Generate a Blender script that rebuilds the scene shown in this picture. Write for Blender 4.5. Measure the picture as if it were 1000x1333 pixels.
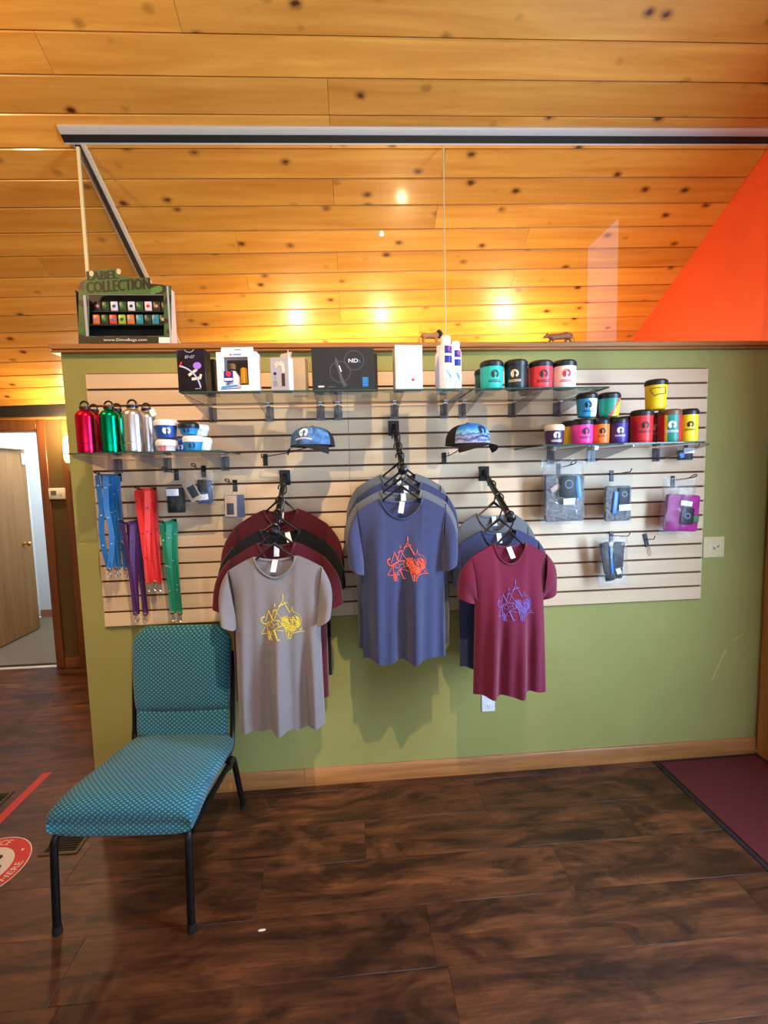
import bpy, bmesh, math, random
from mathutils import Vector, Matrix
random.seed(7)
for o in list(bpy.data.objects): bpy.data.objects.remove(o, do_unlink=True)
SC = bpy.context.scene; COL = SC.collection
PI = math.pi
def R_(d): return math.radians(d)

# ------------------------------------------------------------------ camera
F_PX, YAW, PITCH, ROLL = 600.0, 0.0726, -0.0850, -0.0250      # image 1000 x 1333
CAM = Vector((0.0, -2.3153, 1.6192))
_f = Vector((math.sin(YAW)*math.cos(PITCH), math.cos(YAW)*math.cos(PITCH), math.sin(PITCH)))
_r = Vector((math.cos(YAW), -math.sin(YAW), 0)); _u = _r.cross(_f)
RT = _r*math.cos(ROLL) + _u*math.sin(ROLL); UP = -_r*math.sin(ROLL) + _u*math.cos(ROLL)
cd = bpy.data.cameras.new('camera'); cam = bpy.data.objects.new('camera', cd); COL.objects.link(cam)
cd.sensor_fit = 'HORIZONTAL'; cd.sensor_width = 36.0; cd.lens = F_PX/1000*36; cd.clip_start = 0.02
m3 = Matrix((RT, UP, -_f)).transposed(); cam.matrix_world = Matrix.Translation(CAM) @ m3.to_4x4()
SC.camera = cam
def ray(px, py): return RT*((px-500)/F_PX) - UP*((py-666.5)/F_PX) + _f
def atY(px, py, Y): d = ray(px, py); return CAM + d*((Y-CAM.y)/d.y)       # pixel -> point on a wall-parallel plane
def atZ(px, py, Z): d = ray(px, py); return CAM + d*((Z-CAM.z)/d.z)       # pixel -> point on a level plane

# ------------------------------------------------------------------ world, exposure, large lights
SC.view_settings.view_transform = 'Standard'; SC.view_settings.look = 'None'
SC.view_settings.exposure = 0.0; SC.view_settings.gamma = 1.0; SC.view_settings.use_curve_mapping = False
W = bpy.data.worlds.new('sky'); SC.world = W; W.use_nodes = True
_b = W.node_tree.nodes['Background']; _b.inputs[0].default_value = (0.62, 0.80, 1.0, 1); _b.inputs[1].default_value = 3.5

def area_light(name, loc, direction, sx, sy, power, col):
    l = bpy.data.lights.new(name, 'AREA'); l.shape = 'RECTANGLE'; l.size = sx; l.size_y = sy; l.energy = power; l.color = col
    o = bpy.data.objects.new(name, l); COL.objects.link(o); o.location = loc
    o.rotation_euler = Vector(direction).to_track_quat('-Z', 'Y').to_euler(); return o
def spot_light(name, loc, target, power, col, angle, blend, radius):
    l = bpy.data.lights.new(name, 'SPOT'); l.energy = power; l.color = col; l.spot_size = R_(angle); l.spot_blend = blend; l.shadow_soft_size = radius
    o = bpy.data.objects.new(name, l); COL.objects.link(o); o.location = loc
    o.rotation_euler = (Vector(target)-Vector(loc)).to_track_quat('-Z', 'Y').to_euler(); return o
def point_light(name, loc, power, col, radius):
    l = bpy.data.lights.new(name, 'POINT'); l.energy = power; l.color = col; l.shadow_soft_size = radius
    o = bpy.data.objects.new(name, l); COL.objects.link(o); o.location = loc; return o
DAY = (0.50, 0.74, 1.0); WARM = (1.0, 0.72, 0.38)
area_light('window_daylight', (2.18, -1.645, 1.68), (-1, 0, -0.10), 0.66, 1.75, 122, DAY)
area_light('front_window_daylight', (0.3, -4.40, 1.7), (0.0, 1, -0.02), 3.0, 1.5, 3, DAY)
KEY = (0.43, -2.75, 4.20)
spot_light('track_spot_key', KEY, (-0.20, 0, 1.45), 500, (1.0, 0.72, 0.42), 46, 1.0, 0.018)
FILL_POS = (-2.15, -1.30, 3.25)
point_light('pendant_light', FILL_POS, 88, (1.0, 0.64, 0.28), 0.05)  # warm fill added out of frame to brighten the ceiling and left side
area_light('far_room_daylight', (-2.95, 2.7, 2.35), (0, 0.2, -1), 0.8, 0.8, 26, (0.86, 0.94, 1.0))

# ------------------------------------------------------------------ mesh builder
class MB:
    def __init__(s): s.v = []; s.f = []; s.m = []
    def add(s, vs, fs, m=0):
        b = len(s.v); s.v += [tuple(p) for p in vs]
        for k, f in enumerate(fs): s.f.append([b+i for i in f]); s.m.append(m[k] if isinstance(m, list) else m)
        return s
    def box(s, x0, x1, y0, y1, z0, z1, m=0, T=None):
        vs = [Vector((x, y, z)) for x in (x0, x1) for y in (y0, y1) for z in (z0, z1)]
        if T: vs = [T @ p for p in vs]
        return s.add(vs, [(0, 1, 3, 2), (4, 6, 7, 5), (0, 4, 5, 1), (2, 3, 7, 6), (0, 2, 6, 4), (1, 5, 7, 3)], m)
    def prism(s, poly, lo, hi, axis='y', m=0, T=None, mside=None):
        n = len(poly)
        def P(a, b, c): return Vector({'y': (a, c, b), 'x': (c, a, b), 'z': (a, b, c)}[axis])
        vs = [P(a, b, lo) for a, b in poly] + [P(a, b, hi) for a, b in poly]
        if T: vs = [T @ p for p in vs]
        fs = [list(range(n)), list(range(2*n-1, n-1, -1))] + [(i, i+n, (i+1) % n+n, (i+1) % n) for i in range(n)]
        ms = [m, m] + [m if mside is None else mside]*n
        return s.add(vs, fs, ms)
    def lathe(s, prof, seg=24, c=(0, 0, 0), m=0, mf=None, sx=1, sy=1, T=None, caps=True):
        vs = []; fs = []; ms = []
        for r, z in prof:
            for k in range(seg):
                a = 2*PI*k/seg; p = Vector((c[0]+r*sx*math.cos(a), c[1]+r*sy*math.sin(a), c[2]+z)); vs.append(T @ p if T else p)
        for i in range(len(prof)-1):
            for k in range(seg):
                k2 = (k+1) % seg; fs.append((i*seg+k, i*seg+k2, (i+1)*seg+k2, (i+1)*seg+k))
                ms.append(mf(i, 2*PI*(k+.5)/seg) if mf else m)
        if caps:
            for i in (0, len(prof)-1):
                if prof[i][0] > 1e-5:
                    f = [i*seg+k for k in range(seg)]; fs.append(f if i else f[::-1]); ms.append(mf(i, None) if mf else m)
        return s.add(vs, fs, ms)
    def tube(s, pts, r, seg=8, m=0, closed=False, flat=None):
        pts = [Vector(p) for p in pts]; n = len(pts); vs = []; fs = []
        rs = r if isinstance(r, list) else [r]*n; ref = None
        for i in range(n):
            a = pts[(i-1) % n] if (closed or i > 0) else pts[i]; b = pts[(i+1) % n] if (closed or i < n-1) else pts[i]
            t = (b-a).normalized() if (b-a).length > 1e-9 else Vector((0, 0, 1))
            if ref is None:
                ref = Vector((0, 0, 1)) if abs(t.z) < .9 else Vector((1, 0, 0))
            n1 = (ref - t*ref.dot(t)); n1 = n1.normalized() if n1.length > 1e-6 else t.orthogonal().normalized()
            n2 = t.cross(n1); ref = n1
            for k in range(seg):
                an = 2*PI*(k+.5)/seg; vs.append(pts[i] + n1*math.cos(an)*rs[i] + n2*math.sin(an)*rs[i]*(flat or 1))
        for i in range(n if closed else n-1):
            j = (i+1) % n
            for k in range(seg): k2 = (k+1) % seg; fs.append((i*seg+k, i*seg+k2, j*seg+k2, j*seg+k))
        if not closed: fs += [list(range(seg))[::-1], [(n-1)*seg+k for k in range(seg)]]
        return s.add(vs, fs, m)
    def ball(s, c, r, seg=12, rings=8, m=0, sc=(1, 1, 1), T=None):
        vs = []; fs = []
        for i in range(rings+1):
            t = PI*i/rings
            for k in range(seg):
                a = 2*PI*k/seg; p = Vector((c[0]+r*sc[0]*math.sin(t)*math.cos(a), c[1]+r*sc[1]*math.sin(t)*math.sin(a), c[2]-r*sc[2]*math.cos(t))); vs.append(T @ p if T else p)
        for i in range(rings):
            for k in range(seg): k2 = (k+1) % seg; fs.append((i*seg+k, i*seg+k2, (i+1)*seg+k2, (i+1)*seg+k))
        return s.add(vs, fs, m)
    def grid(s, fn, nu, nv, m=0, flip=False, closed=False):
        vs = [Vector(fn(i/nu, j/nv)) for j in range(nv+1) for i in range(nu+1)]; w = nu+1; fs = []
        for j in range(nv):
            for i in range(nu):
                q = (j*w+i, j*w+i+1, (j+1)*w+i+1, (j+1)*w+i); fs.append(q[::-1] if flip else q)
        return s.add(vs, fs, m)
    def text(s, st, fn, m=0, step=None):      # fn maps flat (x, y) of the unit-height, centred lettering to a point
        vs, fs = TXT(st)
        return s.add([fn(x, y) for x, y in vs], fs, m)
    def ribbon(s, pts, w, th, nrm, m=0):       # flat stroke along pts lying in the surface whose normal is nrm
        pts = [Vector(p) for p in pts]; n = len(pts); nrm = Vector(nrm); vs = []; fs = []
        for i in range(n):
            t = (pts[min(i+1, n-1)]-pts[max(i-1, 0)]); t = t.normalized() if t.length > 1e-9 else Vector((1, 0, 0))
            sd = t.cross(nrm).normalized()*(w/2); vs += [pts[i]-sd, pts[i]+sd, pts[i]+sd+nrm*th, pts[i]-sd+nrm*th]
        for i in range(n-1):
            for k in range(4): k2 = (k+1) % 4; fs.append((i*4+k, i*4+k2, i*4+4+k2, i*4+4+k))
        return s.add(vs, fs+[(3, 2, 1, 0), tuple((n-1)*4+k for k in range(4))], m)
    def mesh(s, mats, bevel=0, smooth=True, angle=38, merge=0, seg=1):
        me = bpy.data.meshes.new('mesh'); me.from_pydata(s.v, [], s.f)
        mats = mats if isinstance(mats, (list, tuple)) else [mats]
        for q in mats: me.materials.append(M[q] if isinstance(q, str) else q)
        for p, i in zip(me.polygons, s.m): p.material_index = i
        bm = bmesh.new(); bm.from_mesh(me)
        if merge: bmesh.ops.remove_doubles(bm, verts=bm.verts, dist=merge)
        bmesh.ops.recalc_face_normals(bm, faces=bm.faces)
        if bevel:
            es = [e for e in bm.edges if len(e.link_faces) == 2 and e.calc_face_angle(0) > .5]
            bmesh.ops.bevel(bm, geom=es, offset=bevel, segments=seg, profile=.5, affect='EDGES', clamp_overlap=True)
        bm.to_mesh(me); bm.free()
        if smooth:
            for p in me.polygons: p.use_smooth = True
            me.set_sharp_from_angle(angle=R_(angle))
        return me
    def build(s, name, mats, parent=None, loc=(0, 0, 0), rot=(0, 0, 0), label=None, cat=None, group=None, kind=None, **k):
        return put(name, s.mesh(mats, **k), parent, loc, rot, label, cat, group, kind)
def tag(o, label=None, cat=None, group=None, kind=None):
    for k, v in (('label', label), ('category', cat), ('group', group), ('kind', kind)):
        if v: o[k] = v
    return o
def put(name, me, parent=None, loc=(0, 0, 0), rot=(0, 0, 0), label=None, cat=None, group=None, kind=None):
    o = bpy.data.objects.new(name, me); COL.objects.link(o); o.location = loc; o.rotation_euler = rot
    if parent: o.parent = parent
    if me is not None and not me.name.startswith(name): me.name = name
    return tag(o, label, cat, group, kind)
def thing(name, label, cat, loc=(0, 0, 0), rot=(0, 0, 0), group=None):
    o = put(name, None, None, loc, rot if isinstance(rot, tuple) else (0, 0, rot), label, cat, group); o.empty_display_size = .05; return o
_txt = {}
def TXT(st):
    if st not in _txt:
        c = bpy.data.curves.new('lettering', 'FONT'); c.body = st; c.size = 1.0; c.align_x = 'CENTER'; c.resolution_u = 2
        o = bpy.data.objects.new('lettering', c); COL.objects.link(o); dg = bpy.context.evaluated_depsgraph_get()
        me = bpy.data.meshes.new_from_object(o.evaluated_get(dg)); vs = [(v.co.x, v.co.y-.36) for v in me.vertices]; fs = [tuple(p.vertices) for p in me.polygons]
        bpy.data.objects.remove(o); bpy.data.meshes.remove(me); bpy.data.curves.remove(c); _txt[st] = (vs, fs)
    return _txt[st]
for t in ('LABEL', 'COLLECTION', 'www.DimeBags.com', 'EF-07', 'ND', '2', 'SOCIAL DISTANCE', 'STAND HERE'): TXT(t)

# ------------------------------------------------------------------ materials
M = {}
def new_mat(name):
    m = bpy.data.materials.new(name); m.use_nodes = True; nt = m.node_tree; M[name] = m
    return m, nt, nt.nodes['Principled BSDF']
def nd(nt, typ, **k):
    n = nt.nodes.new(typ)
    for a, v in k.items(): setattr(n, a, v)
    return n
def ramp(nt, stops, interp='LINEAR'):
    r = nd(nt, 'ShaderNodeValToRGB'); r.color_ramp.interpolation = interp; e = r.color_ramp.elements
    while len(e) < len(stops): e.new(.5)
    for x, (p, c) in zip(e, stops): x.position = p; x.color = (*c, 1) if len(c) == 3 else c
    return r
def mixc(nt, fac, a, b, mode='MIX'):
    n = nd(nt, 'ShaderNodeMix', data_type='RGBA', blend_type=mode)
    for sock, v in ((n.inputs[0], fac), (n.inputs[6], a), (n.inputs[7], b)):
        if isinstance(v, bpy.types.NodeSocket): nt.links.new(v, sock)
        else: sock.default_value = v if isinstance(v, (int, float)) else (*v, 1)
    return n.outputs[2]
def coords(nt, scale=(1, 1, 1), rand=True, rot=(0, 0, 0), kind='Object'):
    tc = nd(nt, 'ShaderNodeTexCoord'); mp = nd(nt, 'ShaderNodeMapping'); mp.inputs['Scale'].default_value = scale; mp.inputs['Rotation'].default_value = rot
    nt.links.new(tc.outputs[kind], mp.inputs['Vector'])
    if rand:
        oi = nd(nt, 'ShaderNodeObjectInfo'); mu = nd(nt, 'ShaderNodeMath', operation='MULTIPLY'); mu.inputs[1].default_value = 37.0
        nt.links.new(oi.outputs['Random'], mu.inputs[0]); nt.links.new(mu.outputs[0], mp.inputs['Location'])
    return mp.outputs[0]
def noise(nt, vec, scale, detail=3, rough=.5, dist=0):
    n = nd(nt, 'ShaderNodeTexNoise'); n.inputs['Scale'].default_value = scale; n.inputs['Detail'].default_value = detail; n.inputs['Roughness'].default_value = rough; n.inputs['Distortion'].default_value = dist
    nt.links.new(vec, n.inputs['Vector']); return n.outputs['Fac']
def bumpn(nt, bs, h, strength, dist=.002):
    b = nd(nt, 'ShaderNodeBump'); b.inputs['Strength'].default_value = strength; b.inputs['Distance'].default_value = dist
    nt.links.new(h, b.inputs['Height']); nt.links.new(b.outputs[0], bs.inputs['Normal'])
def S(c): return tuple(((x/255)/12.92 if x/255 <= .04045 else ((x/255+.055)/1.055)**2.4) for x in c)
def plain(name, rgb, rough=.5, metal=0, var=.0, vs=40, bump=0, bs=200, coat=0, spec=.5, alpha=None, emit=None):
    m, nt, b = new_mat(name); c = S(rgb); b.inputs['Base Color'].default_value = (*c, 1)
    b.inputs['Roughness'].default_value = rough; b.inputs['Metallic'].default_value = metal; b.inputs['Coat Weight'].default_value = coat; b.inputs['Specular IOR Level'].default_value = spec
    if var or bump: v = coords(nt)
    if var:
        n = noise(nt, v, vs); r = ramp(nt, [(.3, tuple(x*(1-var) for x in c)), (.7, tuple(min(1, x*(1+var)) for x in c))]); nt.links.new(n, r.inputs[0]); nt.links.new(r.outputs[0], b.inputs['Base Color'])
    if bump: bumpn(nt, b, noise(nt, v, bs, 2), bump)
    if emit: b.inputs['Emission Color'].default_value = (*S(rgb), 1); b.inputs['Emission Strength'].default_value = emit
    return m
def wood(name, dark, light, along=0, fine=14, knots=None, rough=.4, tint=.25, coat=0, patch=None, warp=.6, bump=.12):
    m, nt, b = new_mat(name); sc = [fine]*3; sc[along] = fine*.07
    v = coords(nt, tuple(sc)); g = noise(nt, v, 1.0, 5, .6, warp)
    r = ramp(nt, [(.25, S(dark)), (.72, S(light))]); nt.links.new(g, r.inputs[0]); c = r.outputs[0]
    if patch:
        sp = [patch[1]]*3; sp[along] *= .35; pv = coords(nt, tuple(sp)); pn = noise(nt, pv, 1.0, 4, .65, 1.2)
        pr = ramp(nt, [(.36, (1, 1, 1)), (.62, patch[0])]); nt.links.new(pn, pr.inputs[0]); c = mixc(nt, 1.0, c, pr.outputs[0], 'MULTIPLY')
    if patch:
        f2 = [70]*3; f2[along] = 5; g2 = noise(nt, coords(nt, tuple(f2)), 1.0, 4, .6, 1.5); r2 = ramp(nt, [(.30, (.62, .58, .55)), (.62, (1.12, 1.10, 1.08))]); nt.links.new(g2, r2.inputs[0]); c = mixc(nt, .85, c, r2.outputs[0], 'MULTIPLY')
    if knots:
        sk = [8.5]*3; sk[along] = 5.4; kv = coords(nt, tuple(sk)); vo = nd(nt, 'ShaderNodeTexVoronoi', voronoi_dimensions='3D'); vo.inputs['Scale'].default_value = 1.0
        wob = noise(nt, kv, 6, 2); ad = nd(nt, 'ShaderNodeVectorMath', operation='ADD'); mulv = nd(nt, 'ShaderNodeVectorMath', operation='SCALE'); mulv.inputs['Scale'].default_value = .10
        nt.links.new(wob, mulv.inputs[0]); nt.links.new(kv, ad.inputs[0]); nt.links.new(mulv.outputs[0], ad.inputs[1]); nt.links.new(ad.outputs[0], vo.inputs['Vector'])
        kr = ramp(nt, [(.06, (1, 1, 1)), (.12, (.45, .45, .45)), (.21, (0, 0, 0))]); nt.links.new(vo.outputs['Distance'], kr.inputs[0]); c = mixc(nt, kr.outputs[0], c, S(knots))
    if tint:
        oi = nd(nt, 'ShaderNodeObjectInfo'); tr = ramp(nt, [(0, (1-tint,)*3), (1, (1+tint*.35,)*3)]); nt.links.new(oi.outputs['Random'], tr.inputs[0]); c = mixc(nt, 1.0, c, tr.outputs[0], 'MULTIPLY')
    nt.links.new(c, b.inputs['Base Color']); b.inputs['Roughness'].default_value = rough; b.inputs['Coat Weight'].default_value = coat; b.inputs['Coat Roughness'].default_value = .12
    if bump: bumpn(nt, b, g, bump)
    return m
def thin_glass(name, tint=(1, 1, 1), refl=1.0, rough=0.0, haze=0.0, hazecol=(.8, .85, .9), wrinkle=0):
    m, nt, b = new_mat(name); nt.nodes.remove(b); out = nt.nodes['Material Output']
    tr = nd(nt, 'ShaderNodeBsdfTransparent'); tr.inputs[0].default_value = (*tint, 1); gl = nd(nt, 'ShaderNodeBsdfGlossy'); gl.inputs['Roughness'].default_value = rough
    fr = nd(nt, 'ShaderNodeFresnel'); fr.inputs[0].default_value = 1.45; mu = nd(nt, 'ShaderNodeMath', operation='MULTIPLY'); mu.inputs[1].default_value = refl; mu.use_clamp = True
    ge = nd(nt, 'ShaderNodeNewGeometry'); iv = nd(nt, 'ShaderNodeMath', operation='SUBTRACT'); iv.inputs[0].default_value = 1.0; nt.links.new(ge.outputs['Backfacing'], iv.inputs[1])
    ff = nd(nt, 'ShaderNodeMath', operation='MULTIPLY'); nt.links.new(fr.outputs[0], ff.inputs[0]); nt.links.new(iv.outputs[0], ff.inputs[1]); nt.links.new(ff.outputs[0], mu.inputs[0]); mx = nd(nt, 'ShaderNodeMixShader'); nt.links.new(mu.outputs[0], mx.inputs[0]); nt.links.new(tr.outputs[0], mx.inputs[1]); nt.links.new(gl.outputs[0], mx.inputs[2]); sh = mx.outputs[0]
    if haze:
        df = nd(nt, 'ShaderNodeBsdfDiffuse'); df.inputs[0].default_value = (*hazecol, 1); m2 = nd(nt, 'ShaderNodeMixShader'); m2.inputs[0].default_value = haze
        nt.links.new(sh, m2.inputs[1]); nt.links.new(df.outputs[0], m2.inputs[2]); sh = m2.outputs[0]
    if wrinkle:
        bp = nd(nt, 'ShaderNodeBump'); bp.inputs['Strength'].default_value = wrinkle; bp.inputs['Distance'].default_value = .01
        nt.links.new(noise(nt, coords(nt), 38, 3, .6, .8), bp.inputs['Height']); nt.links.new(bp.outputs[0], gl.inputs['Normal'])
    nt.links.new(sh, out.inputs[0]); return m
wood('pine', (192, 122, 42), (226, 164, 74), 0, 16, (84, 40, 14), rough=.36, tint=.20, coat=.25)
wood('floor_wood', (70, 40, 25), (140, 84, 48), 0, 9, None, rough=.46, tint=.30, patch=((.25, .22, .22), 8.0), warp=1.6)
wood('oak', (140, 88, 44), (186, 126, 70), 0, 30, None, rough=.4, tint=0)
wood('oak_upright', (140, 88, 44), (186, 126, 70), 2, 30, None, rough=.4, tint=0)
wood('red_oak_upright', (96, 54, 28), (138, 82, 44), 2, 26, None, rough=.4, tint=.1)
wood('door_veneer', (132, 92, 48), (162, 120, 70), 2, 12, None, rough=.45, tint=0)
wood('maple', (214, 182, 146), (232, 206, 174), 0, 7, None, rough=.42, tint=.07, bump=.03)
plain('groove_core', (96, 62, 40), .8)
plain('green_wall', (158, 155, 88), .75, var=.04, vs=3, bump=.25, bs=120)
plain('brown_wall', (92, 70, 34), .8, bump=.2, bs=120)
plain('orange_wall', (206, 66, 20), .6, var=.05, vs=4, bump=.35, bs=60)
plain('white_wall', (232, 236, 238), .8)
plain('cream_wall', (196, 176, 140), .8)
plain('black_beam', (26, 24, 24), .6)
plain('carpet', (120, 108, 92), .95, var=.15, vs=300)
plain('ceiling_deck', (60, 34, 16), .9)
plain('alu_strip', (206, 200, 192), .4, .1); plain('black_gasket', (8, 8, 9), .6)
plain('cream_edge', (214, 202, 160), .4)
plain('mat_red', (92, 26, 28), .95, var=.18, vs=160, bump=.6, bs=300); plain('mat_edge', (30, 24, 26), .8)
plain('black_steel', (18, 18, 20), .36, .3); plain('black_plastic', (16, 16, 18), .32); plain('black_rubber', (14, 14, 15), .7)
plain('chrome', (210, 212, 216), .2, 1); plain('brass', (206, 160, 70), .28, 1); plain('white_plastic', (226, 218, 200), .4); plain('ivory_plastic', (222, 206, 158), .4)
plain('slot_dark', (30, 26, 24), .6); plain('screen_grey', (96, 104, 92), .3)
thin_glass('pane_glass', (.98, .99, .98), 1.6); thin_glass('shelf_glass', (.80, .85, .82), 1.5); thin_glass('shelf_edge', (.22, .38, .32), 1.0, haze=.35, hazecol=(.10, .2, .17))
thin_glass('acrylic', (.74, .75, .79), 1.4, haze=.13, hazecol=(.22, .22, .26)); thin_glass('bag_film', (.95, .96, .98), 1.5, .12, .03, wrinkle=1.0)
plain('lamp_shade', (255, 206, 128), .4, emit=6.0); plain('bulb', (255, 214, 150), .4, emit=25.0)
plain('sticker_red', (206, 44, 38), .5); plain('tape_red', (196, 44, 36), .5); plain('sticker_white', (228, 222, 222), .5); plain('ink_black', (20, 18, 20), .5)
plain('vent_brown', (84, 66, 46), .5, .3); plain('vent_dark', (22, 18, 15), .6)
plain('paper_white', (240, 240, 244), .55); plain('scuff', (198, 188, 110), .8)
# ================================================================== THE SETTING
XL, XR, ZC = -1.3277, 2.244, 2.209                    # partition: left end, right wall, underside of the cap
YB = 1.78                                             # face of the wall behind the partition
SL, XT0, ZH, TILT = 0.5171, -1.2174, 3.2052, 0.0233   # sloped ceiling
def zc(x, y): return ZH + TILT*(x-XT0) - math.tan(SL)*(y-.06)
def struct(name, mb, mats, parent=None, **k):
    return mb.build(name, mats, parent, kind=None if parent else 'structure', **k)
# ---- floor of separate planks
fl = struct('floor', MB().box(-4.6, XR, -4.5, YB+.12, -.06, -.014), 'slot_dark')
PW, PLK = .2225, 1.22
plank_me = MB().box(.0004, PLK-.0004, .0004, PW-.0004, -.014, 0).mesh('floor_wood', bevel=.0007)
def floor_rows():
    y0 = -.7275 - 17*PW; r = 0
    while y0 < YB:
        off = {18: .23, 16: .24}.get(-99, 0)
        k = round((y0+.7275)/PW)
        j = {-1: .235, 0: .82, 1: .02, 2: .60}.get(k, random.uniform(0, PLK))
        x = j - PLK*math.ceil((j+4.6)/PLK)
        while x < XR:
            a, b = max(x, -4.6), min(x+PLK, XR-.002); yt = min(y0+PW, YB-.001)
            if b-a > .05:
                if b-a < PLK-.001 or yt < y0+PW: me = MB().box(.0004, b-a-.0004, .0004, yt-y0-.0004, -.014, 0).mesh('floor_wood', bevel=.0007)
                else: me = plank_me
                put('plank', me, fl, (a, y0, 0))
            x += PLK
        y0 += PW
floor_rows()
# ---- sloped ceiling of tongue-and-groove pine boards
ex = Vector((1, 0, TILT)).normalized(); es = Vector((0, math.cos(SL), -math.sin(SL))); en = ex.cross(es).normalized(); es = en.cross(ex)
CM = Matrix((ex, es, en)).transposed(); CE = CM.to_euler()
def cpt(x, s): return Vector((x, .06, zc(x, .06))) + es*s           # point on the ceiling face, s metres down the slope
S_LO, S_HI, BP = -.0885-28*.1363, -.0885+15*.1363, .1363
ce = struct('ceiling', MB().prism([(-4.62, S_LO-.05), (XR, S_LO-.05), (XR, S_HI), (-4.62, S_HI)], .017, .03, 'z', T=Matrix.Translation(cpt(0, 0)) @ CM.to_4x4()), 'ceiling_deck')
bme = {}
def board_mesh(n, unit):
    if n not in bme:
        L = n*unit; g = .0012; c = .0045
        prof = [(g, .017), (g, c), (g+c, 0), (BP-g-c, 0), (BP-g, c), (BP-g, .017)]
        bme[n] = MB().prism(prof, .0005, L-.0005, 'x').mesh('pine', smooth=False)
    return bme[n]
UNIT = (XR-.004+4.6)/12
for k in range(43):
    s0 = S_LO + k*BP; left = 12; x = -4.6; first = True
    while left:
        n = random.choice((2, 3)) if first else random.choice((3, 4, 5, 6)); first = False
        n = min(n, left); n = left if left-n < 2 else n
        put('board', board_mesh(n, UNIT), ce, cpt(x, s0), CE); x += n*UNIT; left -= n
yr = cpt(0, S_LO).y; zr = cpt(0, S_LO).z
struct('ceiling_front', MB().prism([(yr, zr-.03), (-4.5, zr-.75), (-4.5, zr-.65), (yr, zr+.1)], -4.6, XR, 'x'), 'pine')
# ---- walls
p = struct('wall_partition', MB().box(XL, XR, 0, .12, 0, ZC), 'green_wall')
struct('wall_side_return', MB().box(XL, XL+.11, .12, YB, 0, ZC), 'green_wall')
DX0, DX1, DZ = -3.46, -2.583, 2.05
struct('wall_back', MB().box(-4.6, DX0, YB, YB+.12, 0, 2.30).box(DX1, XR, YB, YB+.12, 0, 2.30).box(DX0, DX1, YB, YB+.12, DZ, 2.30), 'brown_wall')
WY0, WY1, WZ0, WZ1 = -2.02, -1.29, .75, 3.75; EY0, EY1, EZ = -1.02, -.11, 2.05
wr = MB()
for y0, y1, z0, z1 in ((-4.5, WY0, 0, 5.3), (WY1, EY0, 0, 5.3), (EY1, 1.9, 0, 5.3), (WY0, WY1, 0, WZ0), (WY0, WY1, WZ1, 5.3), (EY0, EY1, EZ, 5.3)): wr.box(XR, XR+.12, y0, y1, z0, z1)
struct('wall_right', wr, 'orange_wall')
struct('wall_left', MB().box(-4.72, -4.6, -4.5, 1.9, 0, 5.3), 'cream_wall')
wf = MB()
for x0, x1, z0, z1 in ((-4.6, -1.4, 0, 5.3), (2.0, XR, 0, 5.3), (-1.4, 2.0, 0, .85), (-1.4, 2.0, 2.5, 5.3)): wf.box(x0, x1, -4.62, -4.5, z0, z1)
struct('wall_front', wf, 'cream_wall')
# partition cap, baseboards
struct('trim_1', MB().box(XL-.03, XR-.002, -.03, .15, ZC, ZC+.013).box(XL-.035, XR-.002, -.036, .156, ZC+.013, ZC+.038), 'oak', bevel=.004)
struct('trim_2', MB().box(XL-.03, XL+.14, .156, YB-.002, ZC, ZC+.038), 'oak', bevel=.004)
bb = struct('baseboard_partition', MB().box(XL+.002, XR-.02, -.004, -.0005, .0005, .02), 'oak')
def bb_prof(t): return [(-.0005, .0005), (-t, .0005), (-t, .062), (-t*.72, .070), (-t*.6, .084), (-t*.25, .090), (-.0005, .090)]
jx = atY(397, 1012, -.015).x
for a, b in ((XL+.002, jx-.0006), (jx+.0006, XR-.024)): MB().prism(bb_prof(.0155), a, b, 'x').build('board', 'oak', bb, smooth=True, angle=50)
struct('baseboard_back', MB().prism([(YB-.0005, .0005), (YB-.016, .0005), (YB-.016, .066), (YB-.006, .082), (YB-.0005, .082)], DX1+.07, -2.395, 'x'), 'red_oak_upright')
# casing of the entrance door in the right wall
dr = struct('door_2', MB().box(XR+.03, XR+.07, EY0+.003, EY1-.003, .006, EZ-.003), 'oak_upright')
for y0, y1 in ((EY0+.12, (EY0+EY1)/2-.05), ((EY0+EY1)/2+.05, EY1-.12)):
    for z0, z1 in ((.25, .95), (1.1, 1.85)): MB().box(XR+.022, XR+.031, y0, y1, z0, z1).build('panel', 'oak_upright', dr, bevel=.008)
struct('trim_3', MB().box(XR-.022, XR, EY1, -.018, .0005, EZ+.09).box(XR-.022, XR, EY0-.09, EY0, .0005, EZ+.09).box(XR-.022, XR, EY0, EY1, EZ, EZ+.09), 'oak_upright', bevel=.004)
w1 = struct('window_1', MB().box(XR+.02, XR+.08, WY0, WY0+.05, WZ0, WZ1).box(XR+.02, XR+.08, WY1-.05, WY1, WZ0, WZ1).box(XR+.02, XR+.08, WY0+.05, WY1-.05, WZ0, WZ0+.05).box(XR+.02, XR+.08, WY0+.05, WY1-.05, WZ1-.05, WZ1).box(XR+.02, XR+.08, WY0+.05, WY1-.05, 2.2, 2.25), 'oak_upright')
MB().box(XR+.045, XR+.05, WY0+.04, WY1-.04, WZ0+.04, WZ1-.04).build('pane', 'pane_glass', w1, smooth=False)
w2 = struct('window_2', MB().box(-1.4, 2, -4.6, -4.54, .85, .91).box(-1.4, 2, -4.6, -4.54, 2.44, 2.5).box(-1.4, -1.34, -4.6, -4.54, .91, 2.44).box(1.94, 2, -4.6, -4.54, .91, 2.44).box(.27, .33, -4.6, -4.54, .91, 2.44), 'oak')
MB().box(-1.35, 1.95, -4.575, -4.57, .9, 2.45).build('pane', 'pane_glass', w2, smooth=False)
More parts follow.
